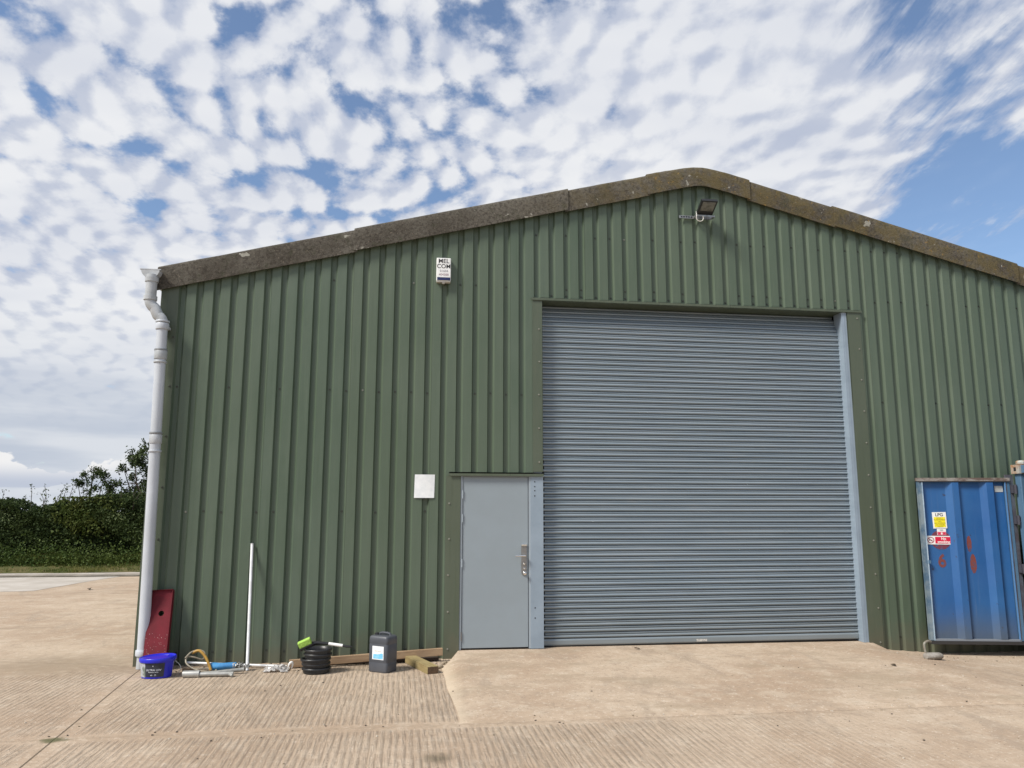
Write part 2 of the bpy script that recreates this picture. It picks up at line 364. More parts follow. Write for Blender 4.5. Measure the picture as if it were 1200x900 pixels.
def container_mat(name, base, grime=True):
    m = bpy.data.materials.new(name); m.use_nodes = True; t = m.node_tree; t.nodes.clear()
    N, MA, SS, MIX, NOISE, SCALE, L, _ = mk(t)
    b = N('ShaderNodeBsdfPrincipled', ins={'Roughness': .45}); o = N('ShaderNodeOutputMaterial'); L.new(b.outputs[0], o.inputs[0])
    oc = N('ShaderNodeTexCoord').outputs['Object']
    sp = N('ShaderNodeSeparateXYZ'); L.new(oc, sp.inputs[0])
    c = MIX(SS(NOISE(SCALE(oc, (1, 1, .4)), 1.7, 5, .6), .3, .7), base, (base[0] * 1.7, base[1] * 1.3, base[2] * 1.12))
    c = MIX(SS(NOISE(SCALE(oc, (12, 12, .5)), 1.6, 5, .65), .56, .74, 0, .18), c, (.16, .22, .30))
    c = MIX(SS(NOISE(oc, 13, 4, .7), .66, .72, 0, .85), c, (.045, .03, .03))
    g = SS(MA('ADD', sp.outputs[2], MA('MULTIPLY', NOISE(oc, 3, 4), .25)), .72, .15, 0, .85)
    if grime: c = MIX(g, c, (.085, .10, .11))
    L.new(c, b.inputs['Base Color']); L.new(SS(NOISE(oc, 3, 4), .3, .7, .36, .6), b.inputs['Roughness'])
    bn = N('ShaderNodeBump', ins={'Strength': .25, 'Distance': .02}); L.new(NOISE(oc, 3.5, 3), bn.inputs['Height']); L.new(bn.outputs[0], b.inputs['Normal'])
    return m

def shutter_mat():
    m = bpy.data.materials.new('galvanised_slats'); m.use_nodes = True; t = m.node_tree; t.nodes.clear()
    N, MA, SS, MIX, NOISE, SCALE, L, _ = mk(t)
    b = N('ShaderNodeBsdfPrincipled', ins={'Metallic': .35}); o = N('ShaderNodeOutputMaterial'); L.new(b.outputs[0], o.inputs[0])
    oc = N('ShaderNodeTexCoord').outputs['Object']
    n = NOISE(SCALE(oc, (.35, 1, 8)), 1.8, 5, .65); n2 = NOISE(SCALE(oc, (.5, 1, 3)), 5, 5, .7)
    c = MIX(SS(n, .3, .7), (.235, .292, .335), (.288, .342, .382))
    c = MIX(SS(n2, .56, .75, 0, .5), c, (.32, .345, .36))
    c = MIX(SS(NOISE(SCALE(oc, (1, 1, 14)), 2.4, 5, .7), .60, .75, 0, .45), c, (.17, .19, .205))
    sp = N('ShaderNodeSeparateXYZ'); L.new(oc, sp.inputs[0])
    c = MIX(SS(MA('ADD', sp.outputs[2], MA('MULTIPLY', n2, .5)), 1.2, .2, 0, .38), c, (.20, .205, .185))
    L.new(c, b.inputs['Base Color']); L.new(SS(n2, .3, .7, .33, .5), b.inputs['Roughness'])
    return m

GREEN = cladding_mat('green_plastisol', (.072, .106, .070), (.090, .124, .089))
GFLASH = cladding_mat('green_flashing', (.070, .091, .059), (.084, .105, .074))
SCREW = pmat('screw_cap', (.05, .055, .042), .5)
SCREWL = pmat('screw_zinc', (.26, .26, .22), .45, .4)
VERGE = verge_mat()
ROOF = pmat('grey_roof_sheet', (.22, .21, .19), .9, 0, (.14, .135, .12), 2, bump=.3)
SHUT = shutter_mat()
POSTB = pmat('pale_blue_steel', (.27, .335, .40), .4, .0, (.235, .295, .355), 3)
DOORG = pmat('grey_door_paint', (.265, .312, .345), .42, 0, (.25, .293, .32), 1.2, bump=.03, bscale=6)
FRAMEG = pmat('grey_door_frame', (.31, .36, .40), .4)
DARK = pmat('dark_gap', (.012, .012, .012), .8)
STEEL = pmat('satin_steel', (.26, .255, .25), .38, .75, (.3, .3, .29), 20)
CHROME = pmat('bright_steel', (.75, .75, .74), .18, 1)
PVC = pmat('white_pvc', (.53, .565, .61), .38, 0, (.45, .475, .51), 2.5, stretch=(1, 1, .5))
PVCG = pmat('grey_pvc', (.46, .48, .50), .4, 0, (.36, .38, .39), 6)
PVCD = pmat('grey_seal', (.22, .23, .24), .5)
YARD = concrete_mat('tamped_concrete', True)
SLAB = concrete_mat('floated_concrete', False)
TRACK = pmat('pale_concrete', (.50, .46, .41), .9, 0, (.41, .37, .32), 1.3, bump=.3, spec=.2)
EARTH = pmat('verge_soil', (.075, .085, .032), .95, 0, (.14, .115, .055), 2.5, bump=.5, bscale=14, spec=.1)
FIELD = pmat('field_grass', (.07, .10, .03), .95, 0, (.11, .12, .045), .2, bump=.5, bscale=4, spec=.1)

# ---------------------------------------------------------------- the ground
def hz(x, y):
    z = 0.0
    if x > 8.4: z -= .10 * min(1, (x - 8.4) / 1.2)
    return z - (.012 if y > -.6 and -1 < x < 4 else 0) * max(0, min(1, (y + .6) / .5))
def sheet(name, xs, ys, mat, f):
    mb = MB(); mb.grid([[(x, y, f(x, y)) for x in xs] for y in ys])
    o = mb.build(name, mat, smooth=True); tag(o, kind='structure'); return o
sheet('ground', [-1500, -300, -60, 0, 60, 300, 1500], [-1500, -300, -60, 0, 60, 300, 1500], FIELD, lambda x, y: -.16)
sheet('yard', sorted(set([-70, -40, -20] + list(np.arange(-12, 20.01, .5)) + [40, 70])), sorted(set([-60, -30] + list(np.arange(-14, 2, .4)) + list(np.arange(2, 12.6, 1.5)) + [12.62])), YARD, hz)
# apron ramp: floated concrete rising to the doors, with a clipped left corner
def apron():
    mb = MB(); rows = []
    yb = [.32, .1, 0, -.33, -.65, -1.1, -1.6, -2.1, -2.5, -2.75, -2.88, -2.92]
    for y in yb:
        row = []
        for k in range(41):
            t = k / 40
            xl = 3.20 if y > .01 else 3.27 if y >= -.01 else (3.27 + (3.035 - 3.27) * min(1, -y / .65)) + .012 * math.sin(y * 9) + max(0, -y - .65) * .022
            xr = 8.62 if y >= 0 else 8.62 + .25 * min(1, -y / .8)
            x = xl + (xr - xl) * t
            top = .08 - .02 * t
            s = max(0, min(1, (y + 2.88) / 2.88)); s = s ** .85
            z = (.006 if y > -2.9 else -.002) + (top - .006) * s
            ex = min(1, (x - xl) / .03 + (.0 if y < -.4 else .35)); er = min(1, (xr - x) / .5)
            z = hz(x, y) + (.005 if y > -2.9 else -.004) + (z - hz(x, y) - .005)*(y > -2.9) * (min(1, ex) * er ** .6 if y < -.01 else 1)
            row.append((x, y, z))
        rows.append(row)
    mb.grid(rows)
    lo = [(p[0], p[1], -.05) for p in (r[0] for r in rows)]
    mb.grid([[r[0] for r in rows], lo])
    mb.grid([rows[0], [(p[0], p[1], -.05) for p in rows[0]]])
    tag(mb.build('ramp', SLAB, smooth=True), kind='structure')
apron()
def track():
    mb = MB(); mb.grid([[(-70, 8.5, .004), (-6.6, 8.72, .004), (-5.3, 8.9, .004)], [(-70, 10.5, .004), (-6, 10.5, .004), (-5.0, 11.4, .004)], [(-70, 12.62, .004), (-6, 12.62, .004), (-4.75, 12.62, .004)]])
    tag(mb.build('track', TRACK), kind='structure')
    mb = MB(); mb.grid([[(-70, 12.62, -.05), (-3, 13.0, -.05), (14, 14, -.05)], [(-70, 12.62, .05), (-3, 13.0, .05), (14, 14, .05)], [(-70, 13.55, .055), (-3, 13.95, .055), (14, 15, .055)]])
    tag(mb.build('kerb', TRACK), kind='structure')
    mb = MB(); mb.grid([[(-70, 12.40, .009), (-3, 12.74, .009), (14, 13.6, .009)], [(-70, 12.617, .012), (-3, 12.997, .012), (14, 13.997, .012)]])
    tag(mb.build('road_gutter', pmat('silted_edge', (.13, .115, .09), .95, 0, (.30, .27, .22), 2.2, (.4, .7), bump=.3, spec=.1)), kind='structure')
    xs = list(np.arange(-24, 14.1, .8)); xs = [-70] + xs
    rows = []
    for j, y in enumerate((13.4, 13.8, 14.2, 15.0, 18, 24)):
        rows.append([(x, y + (x + 3) * .02 + .08 * math.sin(x * 2.3 + j) * (j == 0), .058 + (.05 + .12 * min(1, j / 2)) * (j > 0) + .03 * math.sin(x * 1.7 + j * 2) * (j > 0)) for x in xs])
    mb2 = MB(); mb2.grid(rows); tag(mb2.build('grass_verge', EARTH, smooth=True), kind='structure')
track()

# ---------------------------------------------------------------- the shed
XL, XR, XC = -.40, 13.46, 6.53
SL = .2548
def roof_z(x, rnd=.22):                  # top of the verge
    a = math.sqrt((x - XC) ** 2 + rnd ** 2) - rnd * .45
    return 6.43 - SL * a
def under_z(x): return min(6.13, 6.145 - SL * math.sqrt((x - XC) ** 2 + .012))
shed = thing('farm_shed', 'large green metal clad shed with roller shutter, grey door and mossy gable edge', 'shed', (XL, 0, 0))
def child(mb, name, mats, parent=None, **kw):
    """parts are modelled in world coordinates, then re-based to their thing"""
    o = mb.build(name, mats, **kw)
    p = parent or shed
    root = p
    off = Vector((0, 0, 0))
    while root is not None: off += root.location; root = root.parent
    o.parent = p; o.location = -off
    return o
def profile(x0, x1, phase=0.0, pitch=.2):
    """break points (x, y) of the box profile, crowns at y=0, troughs 30 mm back"""
    pts = []; i = math.floor((x0 - phase) / pitch) - 1
    while True:
        b = phase + i * pitch
        if b > x1: break
        for dx, y in ((0, 0), (.017, .034), (.068, .034), (.090, 0)):
            pts.append((b + dx, y))
        i += 1
    out = [p for p in pts if x0 < p[0] < x1]
    def yat(x):
        for a, b in zip(pts, pts[1:]):
            if a[0] <= x <= b[0]: return a[1] + (b[1] - a[1]) * (x - a[0]) / max(1e-6, b[0] - a[0])
        return 0
    return [(x0, yat(x0))] + out + [(x1, yat(x1))]
HEADZ, DHEADZ = 4.47, 2.185
def hexcap(mb, x, y, z, r=.009, m=1, ny=-1):
    rows = []
    for rr, d in ((r * 1.5, 0), (r * 1.5, .003), (r, .004), (r * .9, .010)):
        rows.append([(x + rr * math.cos(k * math.pi / 4), y - d, z + rr * math.sin(k * math.pi / 4)) for k in range(8)])
    mb.grid(rows, m, True); mb.face(rows[-1], m)
def front_wall():
    mb = MB()
    segs = [(XL + .16, 3.13, lambda x: -.05), (3.13, 4.19, lambda x: DHEADZ + .02), (4.19, 8.78, lambda x: HEADZ + .012), (8.78, XR - .05, lambda x: -.14)]
    for a, b, zf in segs:
        pr = profile(a, b)
        for p, q in zip(pr, pr[1:]):
            if abs(q[0] - p[0]) < 1e-4: continue
            zb = zf((p[0] + q[0]) / 2)
            xs = [p[0], q[0]]
            mb.face([(p[0], p[1], zb), (q[0], q[1], zb), (q[0], q[1], under_z(q[0]) + .10), (p[0], p[1], under_z(p[0]) + .10)])
    rs = random.Random(3)
    k = -1
    while True:
        x = k * .2 + .043; k += 1
        if x > 13.2: break
        for z, pr_ in ((3.20, .62), (4.62, .5), (5.35, .4), (1.72, .45), (.12, .7)):
            if z > under_z(x) - .05 or (4.1 < x < 8.9 and z < HEADZ) or (3.0 < x < 4.4 and z < DHEADZ): continue
            if rs.random() < pr_: hexcap(mb, x, .034, z + rs.uniform(-.012, .012), m=1 if rs.random() < .93 else 2)
        if 4.3 < x < 8.7: hexcap(mb, x, .034, HEADZ + .05, m=1)
    return child(mb, 'cladding', [GREEN, SCREW, SCREWL])
front_wall()
def corner_trim(x0, x1, y1, name='corner_trim'):
    mb = MB()
    s = 1 if x1 > x0 else -1
    mb.box(min(x0, x1), max(x0, x1), -.007, -.003, -.06, under_z(x0) + .1)
    mb.box(min(x0 - s * .004, x0), max(x0 - s * .004, x0), -.007, y1, -.06, under_z(x0) + .1)
    for z in np.arange(.2, 4.2, .6): hexcap(mb, x1 - s * .03, -.007, z, m=1)
    return child(mb, name, [GFLASH, SCREW])
corner_trim(XL, XL + .20, .2); corner_trim(XR, XR - .2, .2)
def side_wall(x):
    mb = MB(); pr = profile(.1, 24)
    s = 1 if x < 5 else -1
    for p, q in zip(pr, pr[1:]):
        mb.face([(x + s * p[1], p[0], -.05), (x + s * q[1], q[0], -.05), (x + s * q[1], q[0], 4.38), (x + s * p[1], p[0], 4.38)])
    return child(mb, 'side_cladding', [GREEN])
side_wall(XL); side_wall(XR)
mb = MB(); mb.face([(XL, 24, -.05), (XR, 24, -.05), (XR, 24, 4.36), (XC, 24, 6.12), (XL, 24, 4.36)]); child(mb, 'rear_cladding', [GREEN])
# flashings round the openings
def flashing(x0, x1, z0, z1, scr, seam=None, inner=None):
    mb = MB(); mb.box(x0, x1, -.008, -.004, z0, z1)
    if inner is not None: mb.box(min(inner, inner + .003), max(inner, inner + .003), -.008, .10, z0, z1)
    if seam: mb.box(x0 - .001, x1 + .001, -.0105, -.008, z0, seam)
    rs = random.Random(int(x0 * 10))
    for z in np.arange(z0 + .12, z1, .43): hexcap(mb, scr + rs.uniform(-.006, .006), -.0105 if seam and z < seam else -.008, z, m=1, r=.008)
    return child(mb, 'flashing', [GFLASH, SCREWL])
flashing(3.095, 3.275, -.02, DHEADZ - .03, 3.14)
flashing(4.18, 4.312, DHEADZ + .03, HEADZ - .03, 4.265, inner=4.309)
flashing(8.58, 8.775, -.06, HEADZ - .03, 8.73, seam=3.15, inner=8.58)
def head_flashing(x0, x1, z, depth, proud=.022):
    mb = MB()
    mb.box(x0, x1, -proud, -proud + .003, z - .028, z + .002)
    mb.box(x0, x1, -proud + .003, .03, z - .001, z + .002)
    mb.box(x0 + .03, x1 - .03, -proud + .003, depth, z - .030, z - .027)
    return child(mb, 'head_flashing', [GFLASH])
head_flashing(4.165, 8.80, HEADZ, .30); head_flashing(3.13, 4.315, DHEADZ, .06, .03)
# inside face behind the shutter so nothing is see-through
mb = MB(); mb.box(4.1, 8.9, .32, .34, 0, 4.9); mb.box(3.2, 4.35, .12, .14, -.02, 2.4); child(mb, 'lining', [DARK])

# roller shutter: slat curtain, bottom rail, guide
def shutter():
    SY = .128; x0, x1 = 4.30, 8.515; pitch = .0705
    prof = [(0, .010), (.003, -.005), (.009, -.0145), (.019, -.0185), (.029, -.0155), (.036, -.006), (.0395, .005), (.043, .0), (.047, -.006), (.054, -.0075), (.0605, -.002), (.0645, .010), (.068, .014)]
    mb = MB(); rs = random.Random(5)
    z = .175; rows = []
    xs = [x0] + [x0 + (x1 - x0) * k / 14 for k in range(1, 14)] + [x1]
    dent = [[rs.uniform(-.0012, .0012) for _ in xs] for _ in range(80)]
    k = 0
    while z < 4.62:
        for dz, dy in prof:
            lean = .15 * max(0, min(1, (z + dz - 4.14) / .30)) ** 1.3        # the curtain turns back towards its roll behind the lintel
            rows.append([(x, SY + lean + dy + dent[k][i], z + dz + .0008 * math.sin(x * 2.1 + k)) for i, x in enumerate(xs)])
        z += pitch; k += 1
    mb.grid(rows)
    cur = child(mb, 'shutter_curtain', [SHUT], smooth=True, split=60)
    mb = MB()
    P = [(SY - .016, .092), (SY - .022, .105), (SY - .022, .150), (SY - .012, .168), (SY + .02, .172)]
    mb.grid([[(x0, y, zz) for y, zz in P], [(x1 - .01, y, zz) for y, zz in P]])
    mb.box(x0 + .05, x1 - .06, SY - .012, SY + .02, .076, .094, m=1)
    br = child(mb, 'bottom_rail', [SHUT, DARK])
    mb = MB(); mb.box(6.29, 6.43, SY - .0245, SY - .0222, .105, .133); child(mb, 'rail_sticker', [pmat('sticker', (.62, .60, .54), .5, 0, (.3, .3, .3), 60)])
    # guide channel on the right jamb, box post front
    mb = MB()
    mb.box(8.512, 8.578, .004, .010, .062, HEADZ - .03); mb.box(8.506, 8.512, .004, .20, .062, HEADZ - .03)
    mb.box(8.530, 8.545, .0015, .004, .062, HEADZ - .03)
    child(mb, 'guide_channel', [POSTB])
    mb = MB(); mb.box(4.20, 4.302, .03, .15, 2.2, HEADZ - .03); child(mb, 'guide_channel', [POSTB])
shutter()
# steel post between the door and the shutter
mb = MB(); mb.box(4.150, 4.312, -.004, .15, .082, DHEADZ - .02)
for z in (2.09, 2.03, 1.98, 1.915, .56, .44): mb.box(4.197, 4.211, -.0065, -.004, z - .007, z + .007, m=1)
child(mb, 'steel_post', [POSTB, DARK], bevel=.004)
# personnel door
def door():
    dr = thing('personnel_door', None, None); dr.parent = shed; dr.location = (3.29 + .40, 0, .085)
    del_keys = [k for k in ('label', 'category') if k in dr.keys()]
    mb = MB()
    mb.box(3.278, 3.300, .002, .07, .085, DHEADZ - .02); mb.box(4.128, 4.150, .002, .07, .085, DHEADZ - .02); mb.box(3.300, 4.128, .012, .07, DHEADZ - .036, DHEADZ - .02)
    mb.box(3.300, 4.128, .026, .07, .084, .094, m=1)
    child(mb, 'door_frame', [FRAMEG, DARK], parent=dr)
    mb = MB(); mb.box(3.305, 4.121, .014, .060, .100, DHEADZ - .038); child(mb, 'door_leaf', [DOORG], parent=dr, bevel=.003)
    for z in (1.93, 1.64, 1.10, .24):
        mb = MB(); mb.tube([(3.3025, .004, z - .05), (3.3025, .004, z + .05)], .008, 10); child(mb, 'hinge', [FRAMEG if z > 1 else STEEL], parent=dr, smooth=True)
    # long back plate with lever, cylinder and turn knob
    mb = MB(); rows = []
    out = [(4.035, 1.30)] + [(4.035, .985)] + [(4.068 + .033 * math.cos(a), .985 + .035 * math.sin(a)) for a in np.linspace(math.pi, 2 * math.pi, 9)[1:-1]] + [(4.101, .985), (4.101, 1.30)]
    f = [Vector((x, .002, z)) for x, z in out]; bk = [Vector((x, .0135, z)) for x, z in out]
    mb.face(f); mb.grid([f, bk], closed=True)
    pl = child(mb, 'lock_plate', [STEEL], parent=dr)
    mb = MB(); mb.box(4.034, 4.102, -.012, .012, 1.301, 1.325); child(mb, 'plate_cap', [CHROME], parent=dr, bevel=.004)
    mb = MB(); mb.tube([(4.075, .004, 1.185), (4.075, -.05, 1.185)], .011, 12); mb.tube([(4.080, -.05, 1.185), (4.03, -.052, 1.186), (3.955, -.045, 1.184)], [.012, .011, .009], 12)
    child(mb, 'handle', [CHROME], parent=dr, smooth=True)
    mb = MB(); mb.lathe([(.0, -.016), (.012, -.016), (.015, -.012), (.015, 0)], n=16, mat=Matrix.Translation((4.068, .002, 1.085)) @ Matrix.Rotation(R(-90), 4, 'X')); child(mb, 'lock_cylinder', [CHROME], parent=dr, smooth=True)
    mb = MB(); mb.lathe([(.013, 0), (.010, .02), (.02, .03), (.021, .045), (.012, .052), (0, .053)], n=16, mat=Matrix.Translation((4.072, .002, .975)) @ Matrix.Rotation(R(90), 4, 'X')); child(mb, 'turn_knob', [CHROME], parent=dr, smooth=True)
    mb = MB(); mb.lathe([(.010, 0), (.010, .012), (.004, .014)], n=12, mat=Matrix.Translation((4.070, .002, 1.03)) @ Matrix.Rotation(R(90), 4, 'X')); child(mb, 'key_escutcheon', [CHROME], parent=dr, smooth=True)
door()

# verge cappings: five straight lengths and the ridge piece, each lapping its neighbour
def verge(x0, x1, lift, proud, n=10):
    mb = MB(); rows = []
    rs = random.Random(int(x0 * 7))
    for i in range(n + 1):
        x = x0 + (x1 - x0) * i / n; z = roof_z(x) + lift + rs.uniform(-.002, .002); y = -.055 - proud + rs.uniform(-.0015, .0015)
        h = roof_z(x) - under_z(x)
        P = [(y + .015, -h + .0), (y, -h + .0), (y - .002, -h * .5), (y, -.045), (y + .010, -.018), (y + .032, -.004), (y + .07, 0), (y + .30, 0), (y + .30, -.02), (y + .05, -.022), (y + .016, -.05)]
        rows.append([(x, a, z + b) for a, b in P])
    mb.grid(rows, closed=True); mb.face(list(reversed(rows[0]))); mb.face(rows[-1])
    return child(mb, 'verge_capping', [VERGE], smooth=True, split=40)
for a in ((-.455, 1.92, 0, 0), (1.88, 4.66, .018, .016), (4.62, 5.80, .002, .003), (5.76, 7.23, .020, .018, 22), (7.19, 8.50, .002, .002), (8.46, 11.25, .017, .014), (11.22, 13.52, 0, 0)): verge(*a)
# roof sheets
def roof(sgn):
    mb = MB(); n = 48; rows = []
    for k in range(n + 1):
        s = k / n; x = XC + sgn * s * (6.98 + .12)
        rows.append(x)
    ys = np.arange(-.02, 24.3, .0365); prof = [.018 * math.cos(2 * math.pi * y / .146) for y in ys]
    pts = []
    for x in (rows[0], rows[-1]):
        z = 6.43 - SL * (abs(x - XC) + .17) - .035
        pts.append([(x, y, z + p) for y, p in zip(ys, prof)])
    mb.grid(pts); return child(mb, 'roof', [ROOF], smooth=True, split=80)
roof(-1); roof(1)

# gutter and downpipe
def downpipe():
    gx, gz, gy = -.500, 4.585, -.165
    mb = MB(); rows = []
    for y in (gy, 24.2):
        o_ = [(gx + .105 * math.cos(a), gz + .100 * math.sin(a)) for a in np.linspace(math.pi, 2 * math.pi, 17)]
        i_ = [(gx + .098 * math.cos(a), gz + .094 * math.sin(a)) for a in np.linspace(2 * math.pi, math.pi, 17)]
        rows.append([(x, y, z) for x, z in o_ + i_])
    mb.grid(rows, closed=True)
    mb.face([(x, gy - .004, z) for x, _, z in rows[0][:17]]); mb.box(gx - .118, gx + .118, gy - .006, gy + .03, gz, gz + .012)
    child(mb, 'gutter', [PVCG], smooth=True)
    rad = .064; y = -.135
    dp = thing('downpipe', None, None); dp.parent = shed; dp.location = (-.28 + .40, y, 0)
    mb = MB()
    top = [(-.485, y, 4.53), (-.485, y, 4.23)]
    bend1 = arc((-.485 + .11, y, 4.22), .11, math.pi, math.pi + R(62), 8)
    bend2c = Vector((-.325 - .10, y, 3.92))
    bend2 = [Vector(p) for p in arc((-.325 - .11, y, 3.93), .11, R(62), 0, 8)]
    path = [Vector(top[0]), Vector(top[1])] + bend1[1:] + bend2
    mb.tube(path, rad, 20)
    mb.lathe([(rad + .012, 0), (rad + .012, .05)], c=(-.485, y, 4.215), n=20); mb.lathe([(rad + .014, 0), (rad + .010, -.05)], c=(-.485, y, 4.49), n=20)
    child(mb, 'swan_neck', [PVCG], parent=dp, smooth=True)
    mb = MB(); xa, xb = -.325, -.268
    mb.tube([(xa, y, 3.94), (xb, y, .12)], rad - .003, 24); child(mb, 'pipe', [PVC], parent=dp, smooth=True)
    for z, h, m, r in ((3.86, .075, PVC, .011), (3.945, .022, PVC, .016), (3.50, .10, PVCG, .008), (3.60, .022, PVCD, .010), (3.455, .02, PVCG, .010), (2.50, .10, PVCG, .006), (2.61, .022, PVCD, .009), (2.40, .02, PVC, .009), (.13, .06, PVC, .012)):
        x = xa + (xb - xa) * (3.94 - z) / 3.82
        mb = MB(); mb.lathe([(rad + r - .002, 0), (rad + r, .004), (rad + r, h - .004), (rad + r - .002, h)], c=(x, y, z), n=24); child(mb, 'collar', [m], parent=dp, smooth=True)
    mb = MB(); mb.tube([(xb, y, .14), (xb - .002, y - .01, -.01)], rad * .86, 20); child(mb, 'shoe', [PVCG], parent=dp, smooth=True)
    for z in (3.88, .17):
        x = xa + (xb - xa) * (3.94 - z) / 3.82
        mb = MB(); mb.box(x - .060, x + .060, y + .055, .0, z, z + .03); child(mb, 'pipe_bracket', [PVCG, DARK], parent=dp)
downpipe()

# ---------------------------------------------------------------- fixed to the wall
def alarm_box():
    t = thing('alarm_box', 'white burglar alarm box with black letters and dark blue base, high on wall', 'alarm box', (3.02, 0, 4.62))
    W = pmat('alarm_white', (.82, .83, .82), .4, 0, (.72, .73, .71), 9); BL = pmat('alarm_blue', (.012, .022, .085), .25); BK = pmat('letter_black', (.02, .02, .022), .6); GY = pmat('letter_grey', (.30, .30, .32), .6)
    mb = MB(); mb.box(-.092, .092, -.075, -.001, .008, .315); mb.build('cover', W, t, bevel=.010)
    mb = MB(); mb.box(-.083, .085, -.0785, -.0755, .016, .056); mb.build('blue_lens', BL, t, bevel=.0014)
    mb = MB(); mb.box(-.088, .088, -.070, -.002, -.004, .0065); mb.box(-.018, .018, -.062, -.02, -.020, -.0045); mb.build('base', pmat('alarm_base', (.55, .54, .50), .5), t, bevel=.002)
    lettering('MEL', .080, BK, t, (.0, -.0756, .270), sx=.98, bold=.0009); lettering('COM', .078, BK, t, (.0, -.0756, .200), sx=.98, bold=.0009)
    lettering('01604', .042, GY, t, (.003, -.0756, .139), bold=.0008); lettering('404388', .042, pmat('letter_mauve', (.36, .29, .31), .6), t, (.0, -.0756, .091), bold=.0008)
alarm_box()
def floodlight():
    t = thing('floodlight', 'black floodlight tilted on a galvanised strip beneath the gable peak', 'floodlight', (6.40, -.02, 5.69))
    BK = pmat('black_housing', (.016, .017, .018), .4); GL = pmat('lamp_glass', (.20, .20, .18), .12, 0, (.10, .10, .09), 14, spec=.6); ZN = pmat('zinc_strip', (.40, .41, .40), .4, .8, (.25, .25, .24), 30)
    mb = MB(); mb.box(-.19, .27, -.012, .0, -.02, .02)
    for k in range(5): mb.box(-.17 + k * .035, -.148 + k * .035, -.0145, -.012, -.008, .010, m=1)
    mb.build('mounting_strip', [ZN, BK], t)
    mb = MB(); mb.box(.012, .030, -.075, -.012, -.012, .012); mb.box(.268, .286, -.075, -.012, -.012, .012); mb.box(.012, .286, -.085, -.075, -.012, .012); mb.build('bracket', ZN, t)
    Mx = Matrix.Translation((.150, -.045, .040)) @ Matrix.Rotation(R(62), 4, 'X')
    mb = MB(); mb.box(-.112, .112, -.022, .022, 0, .245, mat=Mx)
    for k in range(9): mb.box(-.10 + k * .0235, -.092 + k * .0235, .022, .045, .02, .21, mat=Mx)
    mb.build('housing', BK, t, bevel=.005)
    mb = MB(); mb.box(-.090, .090, -.0245, -.0222, .075, .225, mat=Mx); mb.build('lamp_glass', GL, t)
    mb = MB(); mb.tube([(.045, -.035, .075)] + arc((.068, -.095, -.035), .050, R(150), R(395), 22), .0065, 8); mb.build('cable', pmat('grey_cable', (.55, .54, .50), .5), t, smooth=True)
floodlight()
def notice():
    mb = MB(); rows = []
    for i in range(7):
        rows.append([(2.705 + .245 * j / 6 + .006 * (i / 6), -.004 - .006 * math.sin(j / 6 * math.pi) - .006 * (1 - i / 6) ** 3, 1.885 + .285 * i / 6) for j in range(7)])
    mb.grid(rows); mb.grid([[(x, y + .003, z) for x, y, z in r] for r in rows])
    ed = rows[0] + [r[-1] for r in rows[1:]] + rows[-1][-2::-1] + [r[0] for r in rows[-2:0:-1]]
    mb.grid([ed, [(x, y + .003, z) for x, y, z in ed]], closed=True)
    NM = pmat('faded_notice', (.80, .82, .82), .35, 0, (.70, .73, .74), 11)
    t = thing('notice', 'faded blank white notice fixed to the green wall beside the grey door', 'notice', (0, 0, 0))
    mb.build('sheet', NM, t, smooth=True)
    mb = MB(); mb.box(2.812, 2.838, -.014, -.0115, 1.872, 1.890); mb.build('clip', DARK, t)
notice()

# ---------------------------------------------------------------- odds and ends along the wall
def tray():
    t = thing('steel_tray', 'dark red steel tray with one round hole leaning behind the downpipe', 'steel tray', (-.095, -.30, 0.006))
    RD = pmat('red_oxide_paint', (.155, .011, .020), .6, 0, (.115, .010, .016), 5, bump=.15, bscale=90, spec=.25); 
    w, h, d, th = .125, .86, .055, .004
    Mx = Matrix.Rotation(R(-2.6), 4, 'Y') @ Matrix.Rotation(R(-16.5), 4, 'X')
    bm = MB(); hole = [(.018 + .030 * math.cos(a), .60 + .030 * math.sin(a)) for a in np.linspace(0, 2 * math.pi, 25)[:-1]]
    # face plate with a true hole: ring of quads to a square, then strips
    sq = []
    for i in range(24):
        a = 2 * math.pi * i / 24; c, s = math.cos(a), math.sin(a); k = .06 / max(abs(c), abs(s)); sq.append((.018 + k * c, .60 + k * s))
    V = lambda x, z, y=0: Mx @ Vector((x, y, z))
    bm.grid([[V(*p) for p in hole], [V(*p) for p in sq]], closed=True)
    bm.grid([[V(*p) for p in hole], [V(p[0], p[1], .004) for p in hole]], closed=True)
    for x0, x1, z0, z1 in ((-w, -.042, 0, h), (.078, w, 0, h), (-.042, .078, 0, .54), (-.042, .078, .66, h)): bm.face([V(x0, z0), V(x1, z0), V(x1, z1), V(x0, z1)])
    bm.box(w - th, w, .0, d, 0, h, mat=Mx); bm.box(-w, -w + th, .0, d, 0, h, mat=Mx); bm.box(-w, w, -.030, 0, h - th, h, mat=Mx); bm.box(w - th, w, -.022, 0, .02, h, mat=Mx)
    for k in range(60):
        x = rng.uniform(-w + .01, w - .015); z = abs(rng.normal(0, .25)); s = rng.uniform(.002, .004)
        if z < .5: bm.box(x - s, x + s, -.0012, -.0002, z - s, z + s, m=1, mat=Mx)
    bm.build('tray_body', [RD, pmat('paint_fleck', (.36, .20, .19), .7)], t)
tray()
